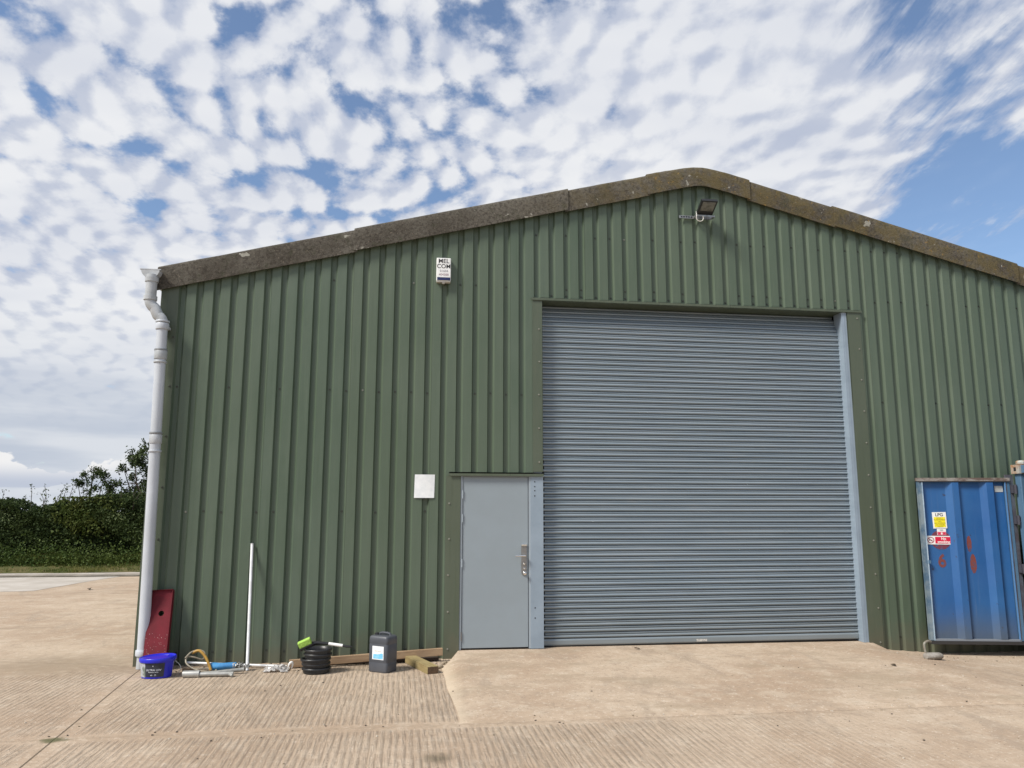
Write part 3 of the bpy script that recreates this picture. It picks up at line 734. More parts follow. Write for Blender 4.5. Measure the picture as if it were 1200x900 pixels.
def bucket():
    t = thing('bucket', 'oval bright blue plastic bucket with lid and printed dark label, by the downpipe foot', 'bucket', (.045, -.665, 0))
    t.scale = (.90, .90, .92)
    BL = pmat('blue_plastic', (.016, .022, .52), .28, 0, (.012, .018, .46), 4)
    mb = MB(); mb.lathe([(.158, .0), (.166, .006), (.186, .19), (.188, .215)], n=48, sy=.78); mb.build('body', BL, t, smooth=True)
    Mx = Matrix.Translation((.004, 0, .206)) @ Matrix.Rotation(R(-2.5), 4, 'Y') @ Matrix.Rotation(R(2), 4, 'X')
    mb = MB(); mb.lathe([(.190, -.022), (.203, -.020), (.207, -.004), (.205, .014), (.198, .022), (.190, .020), (.186, .010), (.0, .008)], n=48, sy=.80, mat=Mx, capt=False); mb.build('lid', BL, t, smooth=True)
    def patch(a0, a1, z0, z1, off):
        rows = []
        for z in np.linspace(z0, z1, 4):
            rad = .166 + (z - .006) / .184 * .020 + off
            rows.append([(rad * math.cos(a), rad * .78 * math.sin(a), z) for a in np.linspace(a0, a1, 14)])
        return rows
    LB = pmat('dark_label', (.016, .020, .035), .4, 0, (.028, .034, .05), 12); LG = pmat('grey_label', (.42, .44, .46), .45, 0, (.16, .19, .16), 16, (.45, .6))
    mb = MB(); mb.grid(patch(R(236), R(309), .022, .172, .0022)); lb = mb.build('label', LB, t, smooth=True)
    mb = MB(); mb.grid(patch(R(200), R(238), .018, .170, .0030)); mb.build('label', LG, t, smooth=True)
    WT = pmat('label_white', (.75, .78, .85), .5)
    def wrap(txt, size, z, a, mat):
        rad = .166 + (z - .006) / .184 * .020 + .0035
        o = lettering(txt, size, mat, lb, (0, 0, 0), ext=.0004)
        for v in o.data.vertices:
            ang = a + v.co.x / (rad * .88); zz = z + v.co.y; rr = rad + (zz - z) / .184 * .020 + v.co.z
            v.co = (rr * math.cos(ang), rr * .78 * math.sin(ang), zz)
        o.rotation_euler = (0, 0, 0)
    wrap('ULTRA UW', .030, .098, R(270), WT); wrap('SURFACE WIPES', .014, .074, R(270), WT); wrap('40 - 75', .020, .042, R(270), WT); wrap('+', .03, .140, R(268), WT)
    mb = MB()
    mb.tube([(.178, .02, .185), (.20, .0, .178), (.205, -.01, .172)], .008, 8); mb.tube([Vector((.205, -.01, .172)) + Vector((.03 * s + .05 * math.sin(s * 3), -.02 * s, -.13 * s)) for s in np.linspace(0, 1, 8)], .004, 6)
    mb.build('handle', pmat('wire_grey', (.42, .41, .38), .45, .3), t, smooth=True)
bucket()
def hose():
    HM = pmat('beige_hose', (.36, .32, .24), .5, 0, (.27, .23, .17), 20)
    t = thing('hose_coil', 'looped beige hose with a yellow end piece lying beside the blue bucket', 'hose', (.42, -.40, 0))
    pts = [(-.14, -.10, .15), (-.10, -.04, .20), (-.03, .02, .215), (.03, .03, .18), (.02, .0, .12), (-.06, -.04, .15), (-.13, -.06, .16), (-.12, -.11, .10), (-.02, -.15, .045), (.10, -.16, .02), (.18, -.12, .014), (.16, -.02, .014), (.02, .04, .014), (-.12, .02, .014)]
    def smoothp(p, n=6):
        p = [Vector(q) for q in p]; out = []
        for i in range(len(p) - 1):
            a, b, c, d = p[max(i - 1, 0)], p[i], p[i + 1], p[min(i + 2, len(p) - 1)]
            for k in range(n):
                s = k / n; out.append(.5 * ((2 * b) + (c - a) * s + (2 * a - 5 * b + 4 * c - d) * s * s + (3 * b - a - 3 * c + d) * s ** 3))
        return out + [p[-1]]
    globals()['smoothp'] = smoothp
    mb = MB(); mb.tube(smoothp(pts), .009, 10); mb.build('hose', HM, t, smooth=True)
    mb = MB(); mb.tube(smoothp([(-.09, -.02, .19), (-.02, -.02, .215), (.05, -.04, .16), (.10, -.06, .08), (.13, -.08, .02)]), .0145, 12); mb.build('yellow_grip', pmat('yellow_rubber', (.46, .27, .045), .5, 0, (.36, .2, .035), 18), t, smooth=True)
hose()
def scraps():
    # broken wood beside the bucket
    mb = MB(); mb.box(-.06, .06, -.03, .03, 0, .055); o = mb.build('wood_offcut', timber_mat('old_wood', (.24, .17, .11), (.13, .09, .06)), bevel=.004); o.location = (.33, -.52, 0); o.rotation_euler = (0, 0, .5)
    tag(o, 'small brown wood offcut between the blue bucket and the beige hose', 'wood offcut')
    # light blue roll
    t = thing('blue_roll', 'light blue cloth bundle lying between the beige hose and the grey tubes', 'cloth bundle', (.66, -.40, .042), R(4))
    mb = MB(); prof = []
    for i in range(15):
        s = i / 14; prof.append([(-.135 + .27 * s, .046 * math.cos(a) * (1 + .08 * math.sin(5 * s + 2 * a)), .042 * math.sin(a) * (1 + .10 * math.sin(9 * s + a)) * (.9 + .1 * math.sin(s * 7))) for a in np.linspace(0, 2 * math.pi, 19)[:-1]])
    mb.grid(prof, closed=True); mb.face(prof[0]); mb.face(prof[-1])
    mb.build('roll', pmat('light_blue_cloth', (.055, .25, .50), .7, 0, (.04, .19, .42), 14, bump=.3, bscale=50), t, smooth=True)
    # two grey tubes
    GT = pmat('grey_tube', (.44, .44, .42), .38, .35, (.33, .33, .31), 8); GT2 = pmat('worn_tube', (.40, .40, .37), .4, .3, (.27, .27, .25), 10)
    t = thing('grey_tube', 'front grey metal tube with a thicker open end, lying on the ribbed concrete', 'tube', (.60, -.745, .034), R(-1.5), 'grey tubes')
    mb = MB(); rows = []
    for x, r_a in ((-.27, .028), (-.272, .034), (-.25, .036), (-.12, .036), (-.118, .038), (-.105, .038), (-.10, .026)): rows.append([(x, r_a * math.cos(a), r_a * math.sin(a)) for a in np.linspace(0, 2 * math.pi, 17)[:-1]])
    mb.grid(rows, closed=True); mb.grid([rows[0], [(-.22, p[1], p[2]) for p in rows[0]]], m=1, closed=True); mb.face([(-.22, p[1], p[2]) for p in rows[0]], m=1)
    mb.build('socket_end', [GT, DARK], t, smooth=True)
    mb = MB(); mb.tube([(-.11, 0, -.006), (.24, 0, -.006)], .024, 14); mb.build('shaft', GT, t, smooth=True)
    mb = MB(); mb.tube([(.205, -.012, -.008), (.23, -.03, -.014), (.235, -.045, -.022)], [.018, .016, .012], 10); mb.build('end_hook', GT2, t, smooth=True)
    t = thing('grey_tube', 'thinner grey metal tube lying behind the thick ended one', 'tube', (.68, -.62, .028), R(7), 'grey tubes')
    mb = MB(); mb.tube([(-.28, 0, -.008), (-.05, 0, -.006), (.24, 0, .012)], [.012, .018, .022], 14); mb.build('shaft', GT2, t, smooth=True)
    # tangled chain
    t = thing('chain', 'tangled galvanised chain heaped by the foot of the white pole', 'chain', (.845, -.40, .004))
    ZN = pmat('galvanised_chain', (.40, .40, .38), .4, .7, (.2, .2, .19), 40)
    mb = MB(); rs = random.Random(11)
    for k in range(34):
        a = rs.uniform(0, 6.28); x = max(-.06, min(.09, rs.gauss(0, .055))); y = rs.gauss(0, .035); z = abs(rs.gauss(.02, .022)) + .006
        ax = Vector((rs.gauss(0, 1), rs.gauss(0, 1), rs.gauss(0, .6))).normalized(); ay = ax.cross(Vector((rs.gauss(0, 1), rs.gauss(0, 1), rs.gauss(0, 1)))).normalized()
        c = Vector((x, y, z)); p = [c + ax * .024 * math.cos(b) + ay * .014 * math.sin(b) for b in np.linspace(0, 2 * math.pi, 11)]
        p = [Vector((q.x, q.y, max(q.z, .002))) for q in p]
        mb = MB(); mb.tube(p, .0042, 6); mb.build('link', ZN, t, smooth=True)
    # white pole and white pipe
    WP = pmat('white_pole_paint', (.78, .79, .80), .4, 0, (.66, .67, .67), 8)
    t = thing('white_pole', 'thin white pole leaning upright against the green wall', 'pole', (.925, -.455, 0))
    mb = MB(); mb.tube([(0, 0, 0), (-.05, .225, .66), (-.1, .448, 1.335)], .0165, 12); mb.build('pole', WP, t, smooth=True)
    mb = MB(); mb.tube([(-.1, .448, 1.337), (-.1005, .450, 1.347)], .0172, 12); mb.build('end_cap', pmat('grey_cap', (.5, .5, .5), .5), t, smooth=True)
    mb = MB(); mb.tube([(.18, -.05, .028), (.75, -.20, .020), (1.33, -.345, .014)], .0135, 12); o = mb.build('white_pipe', WP, smooth=True)
    tag(o, 'long thin white plastic pipe lying along the foot of the wall', 'pipe')
    # crumpled film
    mb = MB(); rs = random.Random(4); rows = []
    for i in range(15):
        row = []
        for j in range(15):
            u, v = i / 14 - .5, j / 14 - .5; e = max(0, 1 - 3.2 * (u * u + v * v))
            row.append((u * .30 + rs.gauss(0, .011), v * .26 + rs.gauss(0, .011), max(.003, e * (.045 + .05 * math.exp(-((u - .32) ** 2 + v * v) / .02)) + abs(rs.gauss(0, .017)))))
        rows.append(row)
    mb.grid(rows); FM = pmat('clear_film', (.72, .70, .68), .22, 0, (.50, .48, .46), 25, spec=.8)
    FM.node_tree.nodes['Principled BSDF'].inputs['Transmission Weight'].default_value = .35
    o = mb.build('plastic_film', FM); o.location = (1.24, -.50, .004); o.scale = (.85, .8, .7); tag(o, 'crumpled clear plastic film on the concrete beside the black pots', 'plastic film')
    mb = MB(); mb.tube(arc((0, 0, .045), .040, R(-40), R(215), 14, ax=(.5, .2, 0), ay=(.2, 0, 1)), [.004 + .010 * math.sin(i / 14 * math.pi) for i in range(15)], 8)
    o = mb.build('white_strap', pmat('white_strap', (.80, .79, .77), .35), smooth=True); o.location = (1.395, -.53, .004); tag(o, 'looped white strap standing beside the crumpled clear film', 'strap')
scraps()
def pots():
    BKP = pmat('black_pot', (.012, .012, .013), .38, 0, (.022, .022, .022), 10)
    mb = MB(); prof = [(.140, .0), (.150, .003), (.154, .030), (.152, .040), (.166, .042), (.168, .048), (.168, .064), (.163, .069), (.155, .066), (.146, .060), (.140, .012), (0, .010)]
    mb.lathe(prof, n=40, capt=False)
    src = mb.build('plastic_pot', BKP, smooth=True, split=50)
    names = ['lowest black plastic pot in the stack, resting on the ribbed concrete', 'second black plastic pot from the bottom of the stack', 'middle black plastic pot of the stack of five', 'fourth black plastic pot, just beneath the top one', 'topmost black plastic pot, carrying the lime green brush']
    z = .002
    for k in range(5):
        o = src if k == 0 else src.copy()
        if k: C.objects.link(o)
        o.location = (1.685 + (.0, -.006, -.010, .008, .012)[k], -.655 + (.0, .006, -.004, .004, 0)[k], z)
        s = (1.0, .985, 1.04, .975, .965)[k] * .93; o.scale = (s, s, .84); o.rotation_euler = (R((0, .6, -.8, 1.0, -.6)[k]), R((0, -.8, .9, -.6, .7)[k]), k * .8)
        tag(o, names[k], 'pot', 'stacked black plastic pots'); z += .0485
    # brush lying across the top pot
    t = thing('hand_brush', 'lime green brush with black and white handle lying across the black pots', 'brush', (1.66, -.66, z + .010))
    LM = pmat('lime_bristle', (.38, .62, .11), .75, 0, (.30, .50, .08), 40, bump=.8, bscale=90)
    Mx = Matrix.Translation((-.105, -.03, .060)) @ Matrix.Rotation(R(-24), 4, 'Y') @ Matrix.Rotation(R(12), 4, 'X')
    mb = MB(); mb.box(-.070, .070, -.03, .03, -.032, .036, mat=Mx); mb.build('bristles', LM, t, bevel=.010)
    mb = MB(); mb.box(-.074, .078, -.033, .033, -.058, -.030, mat=Mx); mb.build('brush_back', BKP, t, bevel=.006)
    mb = MB(); mb.tube([(-.08, 0, .03), (.02, .0, .055), (.15, -.02, .046)], [.03, .022, .014], 10); mb.build('handle_neck', BKP, t, smooth=True)
    mb = MB(); mb.tube([(.148, -.02, .046), (.30, -.045, .026)], .0165, 12); mb.build('handle', pmat('white_handle', (.80, .80, .78), .4), t, smooth=True)
    mb = MB(); mb.tube([(.30, -.045, .026), (.345, -.052, .018), (.40, -.06, .014)], [.012, .014, .009], 10); mb.build('handle_tip', BKP, t, smooth=True)
pots()
def jerrycan():
    t = thing('jerrycan', 'dark grey plastic jerrycan with white and blue label standing by the timber', 'jerrycan', (2.395, -.675, 0), R(-36)); t.scale = (1, 1, .90)
    GP = pmat('grey_hdpe', (.062, .068, .082), .42, 0, (.078, .083, .095), 5, bump=.12, bscale=30)
    w, d = .128, .098
    def ring(s, z, rad=.03, ix=0):
        pts = []; a_, b_ = w * s, d * s; r0 = rad
        for cx, cy, a0 in ((a_ - r0, b_ - r0, 0), (-a_ + r0, b_ - r0, 90), (-a_ + r0, -b_ + r0, 180), (a_ - r0, -b_ + r0, 270)):
            for k in range(6): a = R(a0 + 18 * k); pts.append((cx + r0 * math.cos(a), cy + r0 * math.sin(a), z))
        return pts
    rows = [ring(.94, .0), ring(.985, .008), ring(1, .02), ring(1, .105), ring(.985, .112), ring(.985, .118), ring(1, .126), ring(1, .318), ring(.985, .324), ring(.985, .332), ring(1, .338), ring(1, .385), ring(.97, .408), ring(.88, .420), ring(.84, .422)]
    mb = MB(); mb.grid(rows, closed=True); mb.face(rows[-1]); mb.face(list(reversed(rows[0]))); mb.build('body', GP, t, smooth=True)
    mb = MB(); mb.tube([(-.06, .01, .415), (-.05, .01, .440), (-.02, .01, .449), (.05, .01, .449), (.082, .01, .440), (.09, .01, .415)], [.016, .015, .014, .014, .015, .016], 10); mb.build('handle', GP, t, smooth=True)
    mb = MB(); mb.lathe([(.028, .0), (.028, .024), (.024, .028)], c=(-.085, .0, .416), n=20); mb.build('cap', pmat('black_cap', (.02, .02, .022), .4), t, smooth=True)
    LW = pmat('label_paper', (.80, .82, .83), .45); LBu = pmat('label_blue', (.16, .50, .74), .45, 0, (.34, .64, .80), 18); LT = pmat('label_tan', (.48, .40, .30), .6)
    mb = MB(); mb.box(-.070, .082, -d - .0022, -d - .0006, .150, .305); lb = mb.build('label', LW, t)
    mb = MB(); mb.box(-.056, .074, -d - .0036, -d - .0024, .160, .212)
    mb.face([(-.0, -d - .003, .212), (.074, -d - .003, .212), (.074, -d - .003, .222), (.055, -d - .003, .226), (.03, -d - .003, .218)]); mb.build('blue_band', LBu, lb)
    lettering('detergent', .021, LT, lb, (.004, -d - .0024, .250), sx=1.05)
jerrycan()
def timbers():
    W1 = timber_mat('sawn_timber', (.36, .255, .16), (.27, .18, .11)); W2 = timber_mat('treated_timber', (.33, .265, .13), (.25, .19, .09)); W3 = timber_mat('dark_timber', (.085, .062, .048), (.05, .037, .03))
    def beam(name, a, b, wd, ht, mat, label, roll=0, endm=None):
        a, b = Vector(a), Vector(b); ln = (b - a).length; t = (b - a).normalized()
        mb = MB(); mb.box(0, ln, -wd / 2, wd / 2, 0, ht); 
        if endm: mb.box(ln, ln + .0015, -wd / 2 + .001, wd / 2 - .001, .001, ht - .001, m=1)
        o = mb.build(name, [mat, endm or mat], bevel=.004); o.location = a; o.rotation_euler = (0, -math.asin(t.z), math.atan2(t.y, t.x)); tag(o, label, 'timber'); return o
    beam('timber_plank', (1.36, -.37, .004), (3.075, -.17, .062), .045, .082, W1, 'long pale sawn plank on edge running behind the pots and the jerrycan')
    beam('timber_block', (2.70, -.22, .001), (2.935, -.905, .001), .125, .075, W2, 'short squared timber block pointing out from the wall beside the ramp', endm=pmat('dark_end', (.10, .068, .045), .95, 0, (.15, .10, .065), 60, spec=.05))  # end face coloured darker than the sides of the block
    beam('timber_board', (1.55, -.215, .001), (3.03, -.10, .001), .09, .030, W3, 'dark weathered board lying flat under the long pale plank')
timbers()
def debris():
    RB = pmat('rubble', (.30, .25, .18), .95, 0, (.2, .16, .11), 30, bump=.5)
    rs = random.Random(9); spots = [(3.03, -.62, .035), (3.07, -.50, .022), (2.99, -.56, .018), (3.10, -.42, .02), (8.75, -.55, .018), (8.69, -.50, .013)]
    labs = ['largest broken concrete lump at the clipped corner of the ramp', 'lump of concrete resting on the sloping corner edge of the ramp', 'small concrete crumb beside the timber block end', 'uppermost concrete crumb on the clipped edge of the ramp', 'concrete pebble on the ground next to the grey weight', 'tiny concrete pebble at the foot of the wall by the shutter jamb']
    for (x, y, s), lb in zip(spots, labs):
        bm = bmesh.new(); bmesh.ops.create_icosphere(bm, subdivisions=2, radius=s)
        for v in bm.verts: v.co *= rs.uniform(.75, 1.15); v.co.z *= .65
        me = bpy.data.meshes.new('concrete_lump'); bm.to_mesh(me); bm.free(); me.materials.append(RB)
        o = bpy.data.objects.new('concrete_lump', me); C.objects.link(o); o.location = (x, y, s * .45 + (.02 if y > -.55 and x < 4 else 0) + (-.03 if x > 8 else 0)); tag(o, lb, 'concrete lump', 'crumbs of broken concrete')
    mb = MB(); rs = random.Random(17)
    for k in range(420):
        q = rs.random()
        if q < .45: x, y = rs.uniform(-.3, 3.0), -abs(rs.gauss(0, .25)) - .03
        elif q < .6: x, y = rs.uniform(8.8, 10.4), -.25 - abs(rs.gauss(0, .25))
        elif q < .72: x, y = rs.uniform(-1, 9), -2.93 + rs.gauss(0, .10)
        else: x, y = rs.uniform(-2.5, 9), rs.uniform(-4.6, -.2)
        z = hz(x, y)
        if 3.0 < x < 8.9 and y > -2.9: z += .007 + .055 * max(0, (y + 2.9) / 2.9) ** .85
        s_ = rs.uniform(.003, .009); a = rs.uniform(0, 3)
        mb.box(-s_, s_, -s_ * .7, s_ * .7, -s_ * .2, s_ * .9, m=k % 3, mat=Matrix.Translation((x, y, z)) @ Matrix.Rotation(a, 4, 'Z') @ Matrix.Rotation(rs.uniform(-.4, .4), 4, 'X'))
    tag(mb.build('grit', [RB, pmat('dark_grit', (.10, .08, .06), .9), pmat('pale_grit', (.5, .45, .37), .9)]), 'loose grit and crumbs scattered over the concrete by the wall', 'grit', kind='stuff')
    LF = pmat('dead_leaf', (.05, .035, .02), .8)
    for (x, y), lb in (((-4.22, 9.05), 'dark dead leaf lying alone on the open yard towards the hedge'), ((5.43, -.16), 'dark curled leaf on the ramp before the shutter'), ((8.0, -1.35), 'small dry leaf on the ramp towards the blue container')):
        mb = MB(); rows = []
        s = 2.3 if y > 5 else 1
        for i in range(6):
            q = i / 5; wv = math.sin(q * math.pi) * .018 + .002; rows.append([(-.04 * s + .08 * q * s, -wv * s, .006 * s + .012 * math.sin(q * 3) * s), (-.04 * s + .08 * q * s, 0, .003 * s), (-.04 * s + .08 * q * s, wv * s, .010 * s)])
        mb.grid(rows); o = mb.build('dead_leaf', LF, smooth=True); zz = .004 if y > 5 or y < -3 else (.08 if y > -.3 else .045)
        o.location = (x, y, zz); o.rotation_euler = (0, 0, x); tag(o, lb, 'leaf')
debris()

# ---------------------------------------------------------------- blue container with its door swung back along the wall
BLUE = container_mat('container_blue', (.016, .090, .27)); BLUEF = container_mat('container_frame_blue', (.05, .125, .225), False)
WORN = pmat('worn_edge', (.20, .25, .28), .6, 0, (.07, .13, .20), 4, (.42, .6), bump=.2)
RUST = pmat('rusty_steel', (.12, .085, .07), .8, 0, (.27, .25, .23), 5, (.42, .6), bump=.4, stretch=(1, 1, 3))
RUBB = pmat('door_rubber', (.03, .028, .028), .7)
A0 = Vector((9.345, -.12)); A1 = Vector((10.50, -.345)); ANG = math.atan2(A1.y - A0.y, A1.x - A0.x); DW = (A1 - A0).length
cont = thing('shipping_container', 'blue steel shipping container with one door swung open along the green wall', 'shipping container', (10.56, -.40, 0))
def container():
    x0, y1 = 10.56, -.40
    y0 = y1 - 2.44; x1 = x0 + 6.06; zt = 2.34; zb = -.09
    def part(mb, name, mats, **k): return child(mb, name, mats, parent=cont, **k)
    for (x, y) in ((x0, y1), (x0, y0), (x1, y1), (x1, y0)):
        xa, xb = (x, x + .10) if x == x0 else (x - .10, x); ya, yb = (y - .10, y) if y == y1 else (y, y + .10)
        mb = MB(); mb.box(xa, xb, ya, yb, zb + .12, zt - .12); part(mb, 'corner_post', [BLUEF], bevel=.01)
        for z in (zb, zt - .12):
            mb = MB(); mb.box(xa - .03, xb + .03, ya - .02, yb + .02, z, z + .118); mb.box(xa - .0325, xa - .030, ya + .03, yb - .03, z + .035, z + .085, m=1); part(mb, 'corner_casting', [pmat('rusty_casting', (.33, .17, .075), .8, 0, (.36, .36, .33), 7, bump=.3) if z > 0 else BLUEF, DARK], bevel=.006)
    def corr(name, fixed, a, b, z0, z1, axis, s):
        mb = MB(); pts = []; u = a
        while u < b - .01:
            for du, dd in ((0, 0), (.07, 0), (.138, 1), (.208, 1), (.276, 0)):
                if u + du <= b: pts.append((u + du, dd * .036 * s))
            u += .276
        if axis == 'x': mb.grid([[(p, fixed + q, z0) for p, q in pts], [(p, fixed + q, z1) for p, q in pts]])
        else: mb.grid([[(fixed + q, p, z0) for p, q in pts], [(fixed + q, p, z1) for p, q in pts]])
        part(mb, name, [BLUE])
    corr('side_panel', y1 - .05, x0 + .10, x1 - .1, 0, zt - .08, 'x', 1); corr('side_panel', y0 + .05, x0 + .1, x1 - .1, 0, zt - .08, 'x', -1); corr('end_panel', x1 - .05, y0 + .1, y1 - .1, 0, zt - .08, 'y', -1)
    mb = MB(); mb.box(x0 + .1, x1 - .1, y0 + .05, y1 - .05, zt - .06, zt - .03); part(mb, 'roof', [BLUE])
    mb = MB(); mb.box(x0 + .02, x1 - .1, y0 + .1, y1 - .1, zb + .05, .06); part(mb, 'floor', [timber_mat('container_floor', (.16, .11, .07), (.10, .07, .05))])
    for y in (y1 - .06, y0 + .0):
        for z in (zb + .03, zt - .085): mb = MB(); mb.box(x0 + .1, x1 - .1, y, y + .06, z, z + .07); part(mb, 'side_rail', [BLUEF])
    mb = MB(); mb.box(x0, x0 + .08, y0 + .1, y1 - .1, zt - .11, zt - .01); part(mb, 'header', [BLUEF])
    # white lump left on top of the near casting
    mb = MB(); mb.lathe([(.045, 0), (.060, .008), (.062, .035), (.045, .052), (0, .056)], c=(x0 + .07, y1 - .05, zt + .001), n=10); part(mb, 'casting_plug', [pmat('pale_plug', (.42, .45, .42), .8, 0, (.34, .2, .1), 12)], smooth=True)
    for z in (.35, 1.0, 1.62, 2.02):
        mb = MB(); mb.box(x0 - .055, x0 + .0, y1 - .02, y1 + .03, z - .05, z + .05); mb.tube([(x0 - .03, y1 - .03, z - .06), (x0 - .03, y1 - .03, z + .06)], .018, 10); part(mb, 'door_hinge', [pmat('dark_hinge', (.05, .05, .065), .6)])
    mb = MB(); mb.box(x0 - .115, x0 - .002, y1 + .032, y1 + .05, zb + .2, zt - .13); part(mb, 'shaded_post_face', [pmat('shaded_blue_grey', (.10, .12, .15), .65, 0, (.07, .06, .07), 5)])  # plate added for the post face, its shade put into the dark colour
    # the open leaf, its inner face towards the yard
    dr = thing('door', None, None); dr.parent = cont; dr.location = (A0.x - x0, A0.y - y1, 0); dr.rotation_euler = (0, 0, ANG)
    def dp(mb, name, mats, **k): return mb.build(name, mats, dr, **k)
    Zb, Zt = .095, 2.128; f = .042
    mb = MB(); mb.box(0, f, -.035, .030, Zb, Zt); mb.box(f, f + .012, -.040, -.028, Zb, Zt, m=1); dp(mb, 'door_edge', [WORN, pmat('pale_edge', (.42, .52, .60), .5, 0, (.25, .36, .48), 6)])
    mb = MB(); mb.box(DW - .055, DW, -.030, .030, Zb, Zt); mb.box(DW - .066, DW - .055, -.038, -.02, Zb, Zt, m=1); dp(mb, 'door_edge', [BLUEF, pmat('blue_edge', (.10, .23, .45), .5)])
    mb = MB(); mb.box(-.01, DW, -.045, .03, Zt, Zt + .042); mb.box(0, DW, -.046, -.040, Zt - .012, Zt - .001, m=1); dp(mb, 'top_bar', [RUST, RUBB])
    mb = MB(); mb.box(f, DW - .05, -.038, .03, Zb - .005, Zb + .018); dp(mb, 'bottom_bar', [pmat('grey_blue_bar', (.20, .22, .25), .5)])
    mb = MB(); mb.box(.0, DW + .02, -.05, .03, Zb - .045, Zb - .007); dp(mb, 'rubber_seal', [RUBB])
    pts = [(f + .010, .010)]
    for c in (.485, .930):
        pts += [(c - .125, .010), (c - .055, -.040), (c + .030, -.040), (c + .055, .010)]
    pts += [(DW - .060, .010)]
    mb = MB(); mb.grid([[(x, y, Zb + .018) for x, y in pts], [(x, y, Zt - .001) for x, y in pts]]); dp(mb, 'door_panel', [BLUE])
    mb = MB(); mb.box(.045, .075, -.052, -.030, 1.06, 1.10); dp(mb, 'latch_lug', [BLUEF])
    OR = pmat('orange_paint', (.19, .045, .034), .8, 0, (.07, .065, .12), 16, (.46, .66))
    RP = pmat('red_patch', (.155, .035, .055), .75, 0, (.05, .09, .2), 14, (.50, .66))
    def disc(cx, cz, rx, rz, y, mat, name, inner=None):
        mb = MB(); rs = random.Random(int(cx * 100)); n = 28; o = [(cx + rx * (1 + rs.uniform(-.05, .05)) * math.cos(2 * math.pi * k / n), cz + rz * (1 + rs.uniform(-.04, .04)) * math.sin(2 * math.pi * k / n)) for k in range(n)]
        if inner:
            i_ = [(cx + (x - cx) * inner[0], cz + (z - cz) * inner[1]) for x, z in o]; mb.grid([[(x, y, z) for x, z in o], [(x, y, z) for x, z in i_]], closed=True)
        else: mb.face([(x, y, z) for x, z in o])
        return dp(mb, name, [mat])
    disc(.250, 1.360, .130, .125, .0085, RP, 'red_paint_patch')
    lettering('6', .23, OR, dr, (.245, .009, 1.085), sx=.9, name='painted_number', bold=.007)
    disc(.610, 1.31, .030, .105, .009, OR, 'painted_number')
    disc(.640, 1.055, .040, .125, .009, OR, 'painted_number')
    mb = MB(); mb.box(1.000, 1.105, .0055, .009, 1.985, 2.065); dp(mb, 'data_plate', [pmat('plate_grey', (.52, .54, .52), .5, 0, (.4, .42, .42), 9)])
container()
def signs():
    base = Matrix.Translation((A0.x, A0.y, 0)) @ Matrix.Rotation(ANG, 4, 'Z')
    WH = pmat('sign_white', (.80, .81, .79), .4); YE = pmat('sign_yellow', (.82, .72, .02), .45); RE = pmat('sign_red', (.62, .012, .055), .4); BK = pmat('sign_black', (.02, .02, .02), .5); DY = pmat('sign_ink', (.22, .18, .02), .5)
    def sign(name, label, u, z, rot=0):
        t = thing(name, label, 'sign'); p = base @ Vector((u, .0065, z)); t.location = p; t.scale = (1.14, 1, 1.06); t.rotation_euler = (0, rot, ANG); return t
    t = sign('warning_sign', 'yellow and white printed warning sheet on the blue door, above the smaller signs', .255, 1.615, R(-1))
    mb = MB(); mb.box(-.078, .078, -.003, .001, -.100, .100); mb.build('sheet', WH, t)
    mb = MB(); mb.box(-.064, .064, -.0045, -.0032, -.086, .040); mb.build('yellow_panel', YE, t)
    lettering('LPG', .052, BK, t, (0, -.0034, .066), bold=.001)
    for k, (s, w) in enumerate((('HIGHLY', .020), ('FLAMMABLE', .024), ('GAS', .018), ('NO SMOKING', .020), ('NO NAKED', .020), ('LIGHTS', .020))): lettering(s, w, DY, t, (0, -.0047, .027 - .021 * k))
    t = sign('fire_sign', 'small white and red sticker squeezed between the yellow sheet and no smoking sign', .268, 1.462)
    mb = MB(); mb.box(-.050, .050, -.003, .001, -.040, .040); mb.build('sheet', WH, t)
    mb = MB(); mb.box(-.048, .048, -.0045, -.0032, -.038, .004); rp = mb.build('red_panel', pmat('faded_red', (.62, .10, .16), .5), t)
    lettering('FIRE', .022, BK, t, (0, -.0034, .022))
    for dx in (-.028, .028):
        mb = MB(); mb.face([(dx + .010 * math.cos(a), -.0048, -.017 + .010 * math.sin(a)) for a in np.linspace(0, 6.28, 13)[:-1]]); mb.build('symbol', RE, t)
    mb = MB(); mb.box(-.007, .007, -.0050, -.0046, -.030, -.004); mb.build('symbol', WH, t)
    t = sign('no_smoking_sign', 'red and white no smoking sign with a crossed circle on the blue door', .232, 1.357, R(.5))
    mb = MB(); mb.box(-.150, .150, -.003, .001, -.052, .052); mb.build('sheet', WH, t)
    mb = MB(); mb.box(-.048, .136, -.0045, -.0032, -.040, .040); mb.build('red_panel', RE, t)
    RS = pmat('symbol_red', (.34, .05, .07), .5)
    mb = MB(); c0 = (-.098, 0)
    mb.grid([[(c0[0] + q * math.cos(a), -.0036, q * math.sin(a)) for a in np.linspace(0, 2 * math.pi, 29)[:-1]] for q in (.030, .039)], closed=True)
    Mx = Matrix.Translation((c0[0], -.0036, 0)) @ Matrix.Rotation(R(45), 4, 'Y'); mb.box(-.033, .033, -.0003, .0003, -.004, .004, mat=Mx); mb.build('prohibition_ring', RS, t)
    mb = MB(); mb.box(c0[0] - .022, c0[0] + .020, -.0032, -.0030, -.005, .004); mb.build('cigarette', BK, t)
    lettering('No', .042, WH, t, (.046, -.0047, .018), bold=.001); lettering('smoking', .042, WH, t, (.046, -.0047, -.020), bold=.001)
signs()
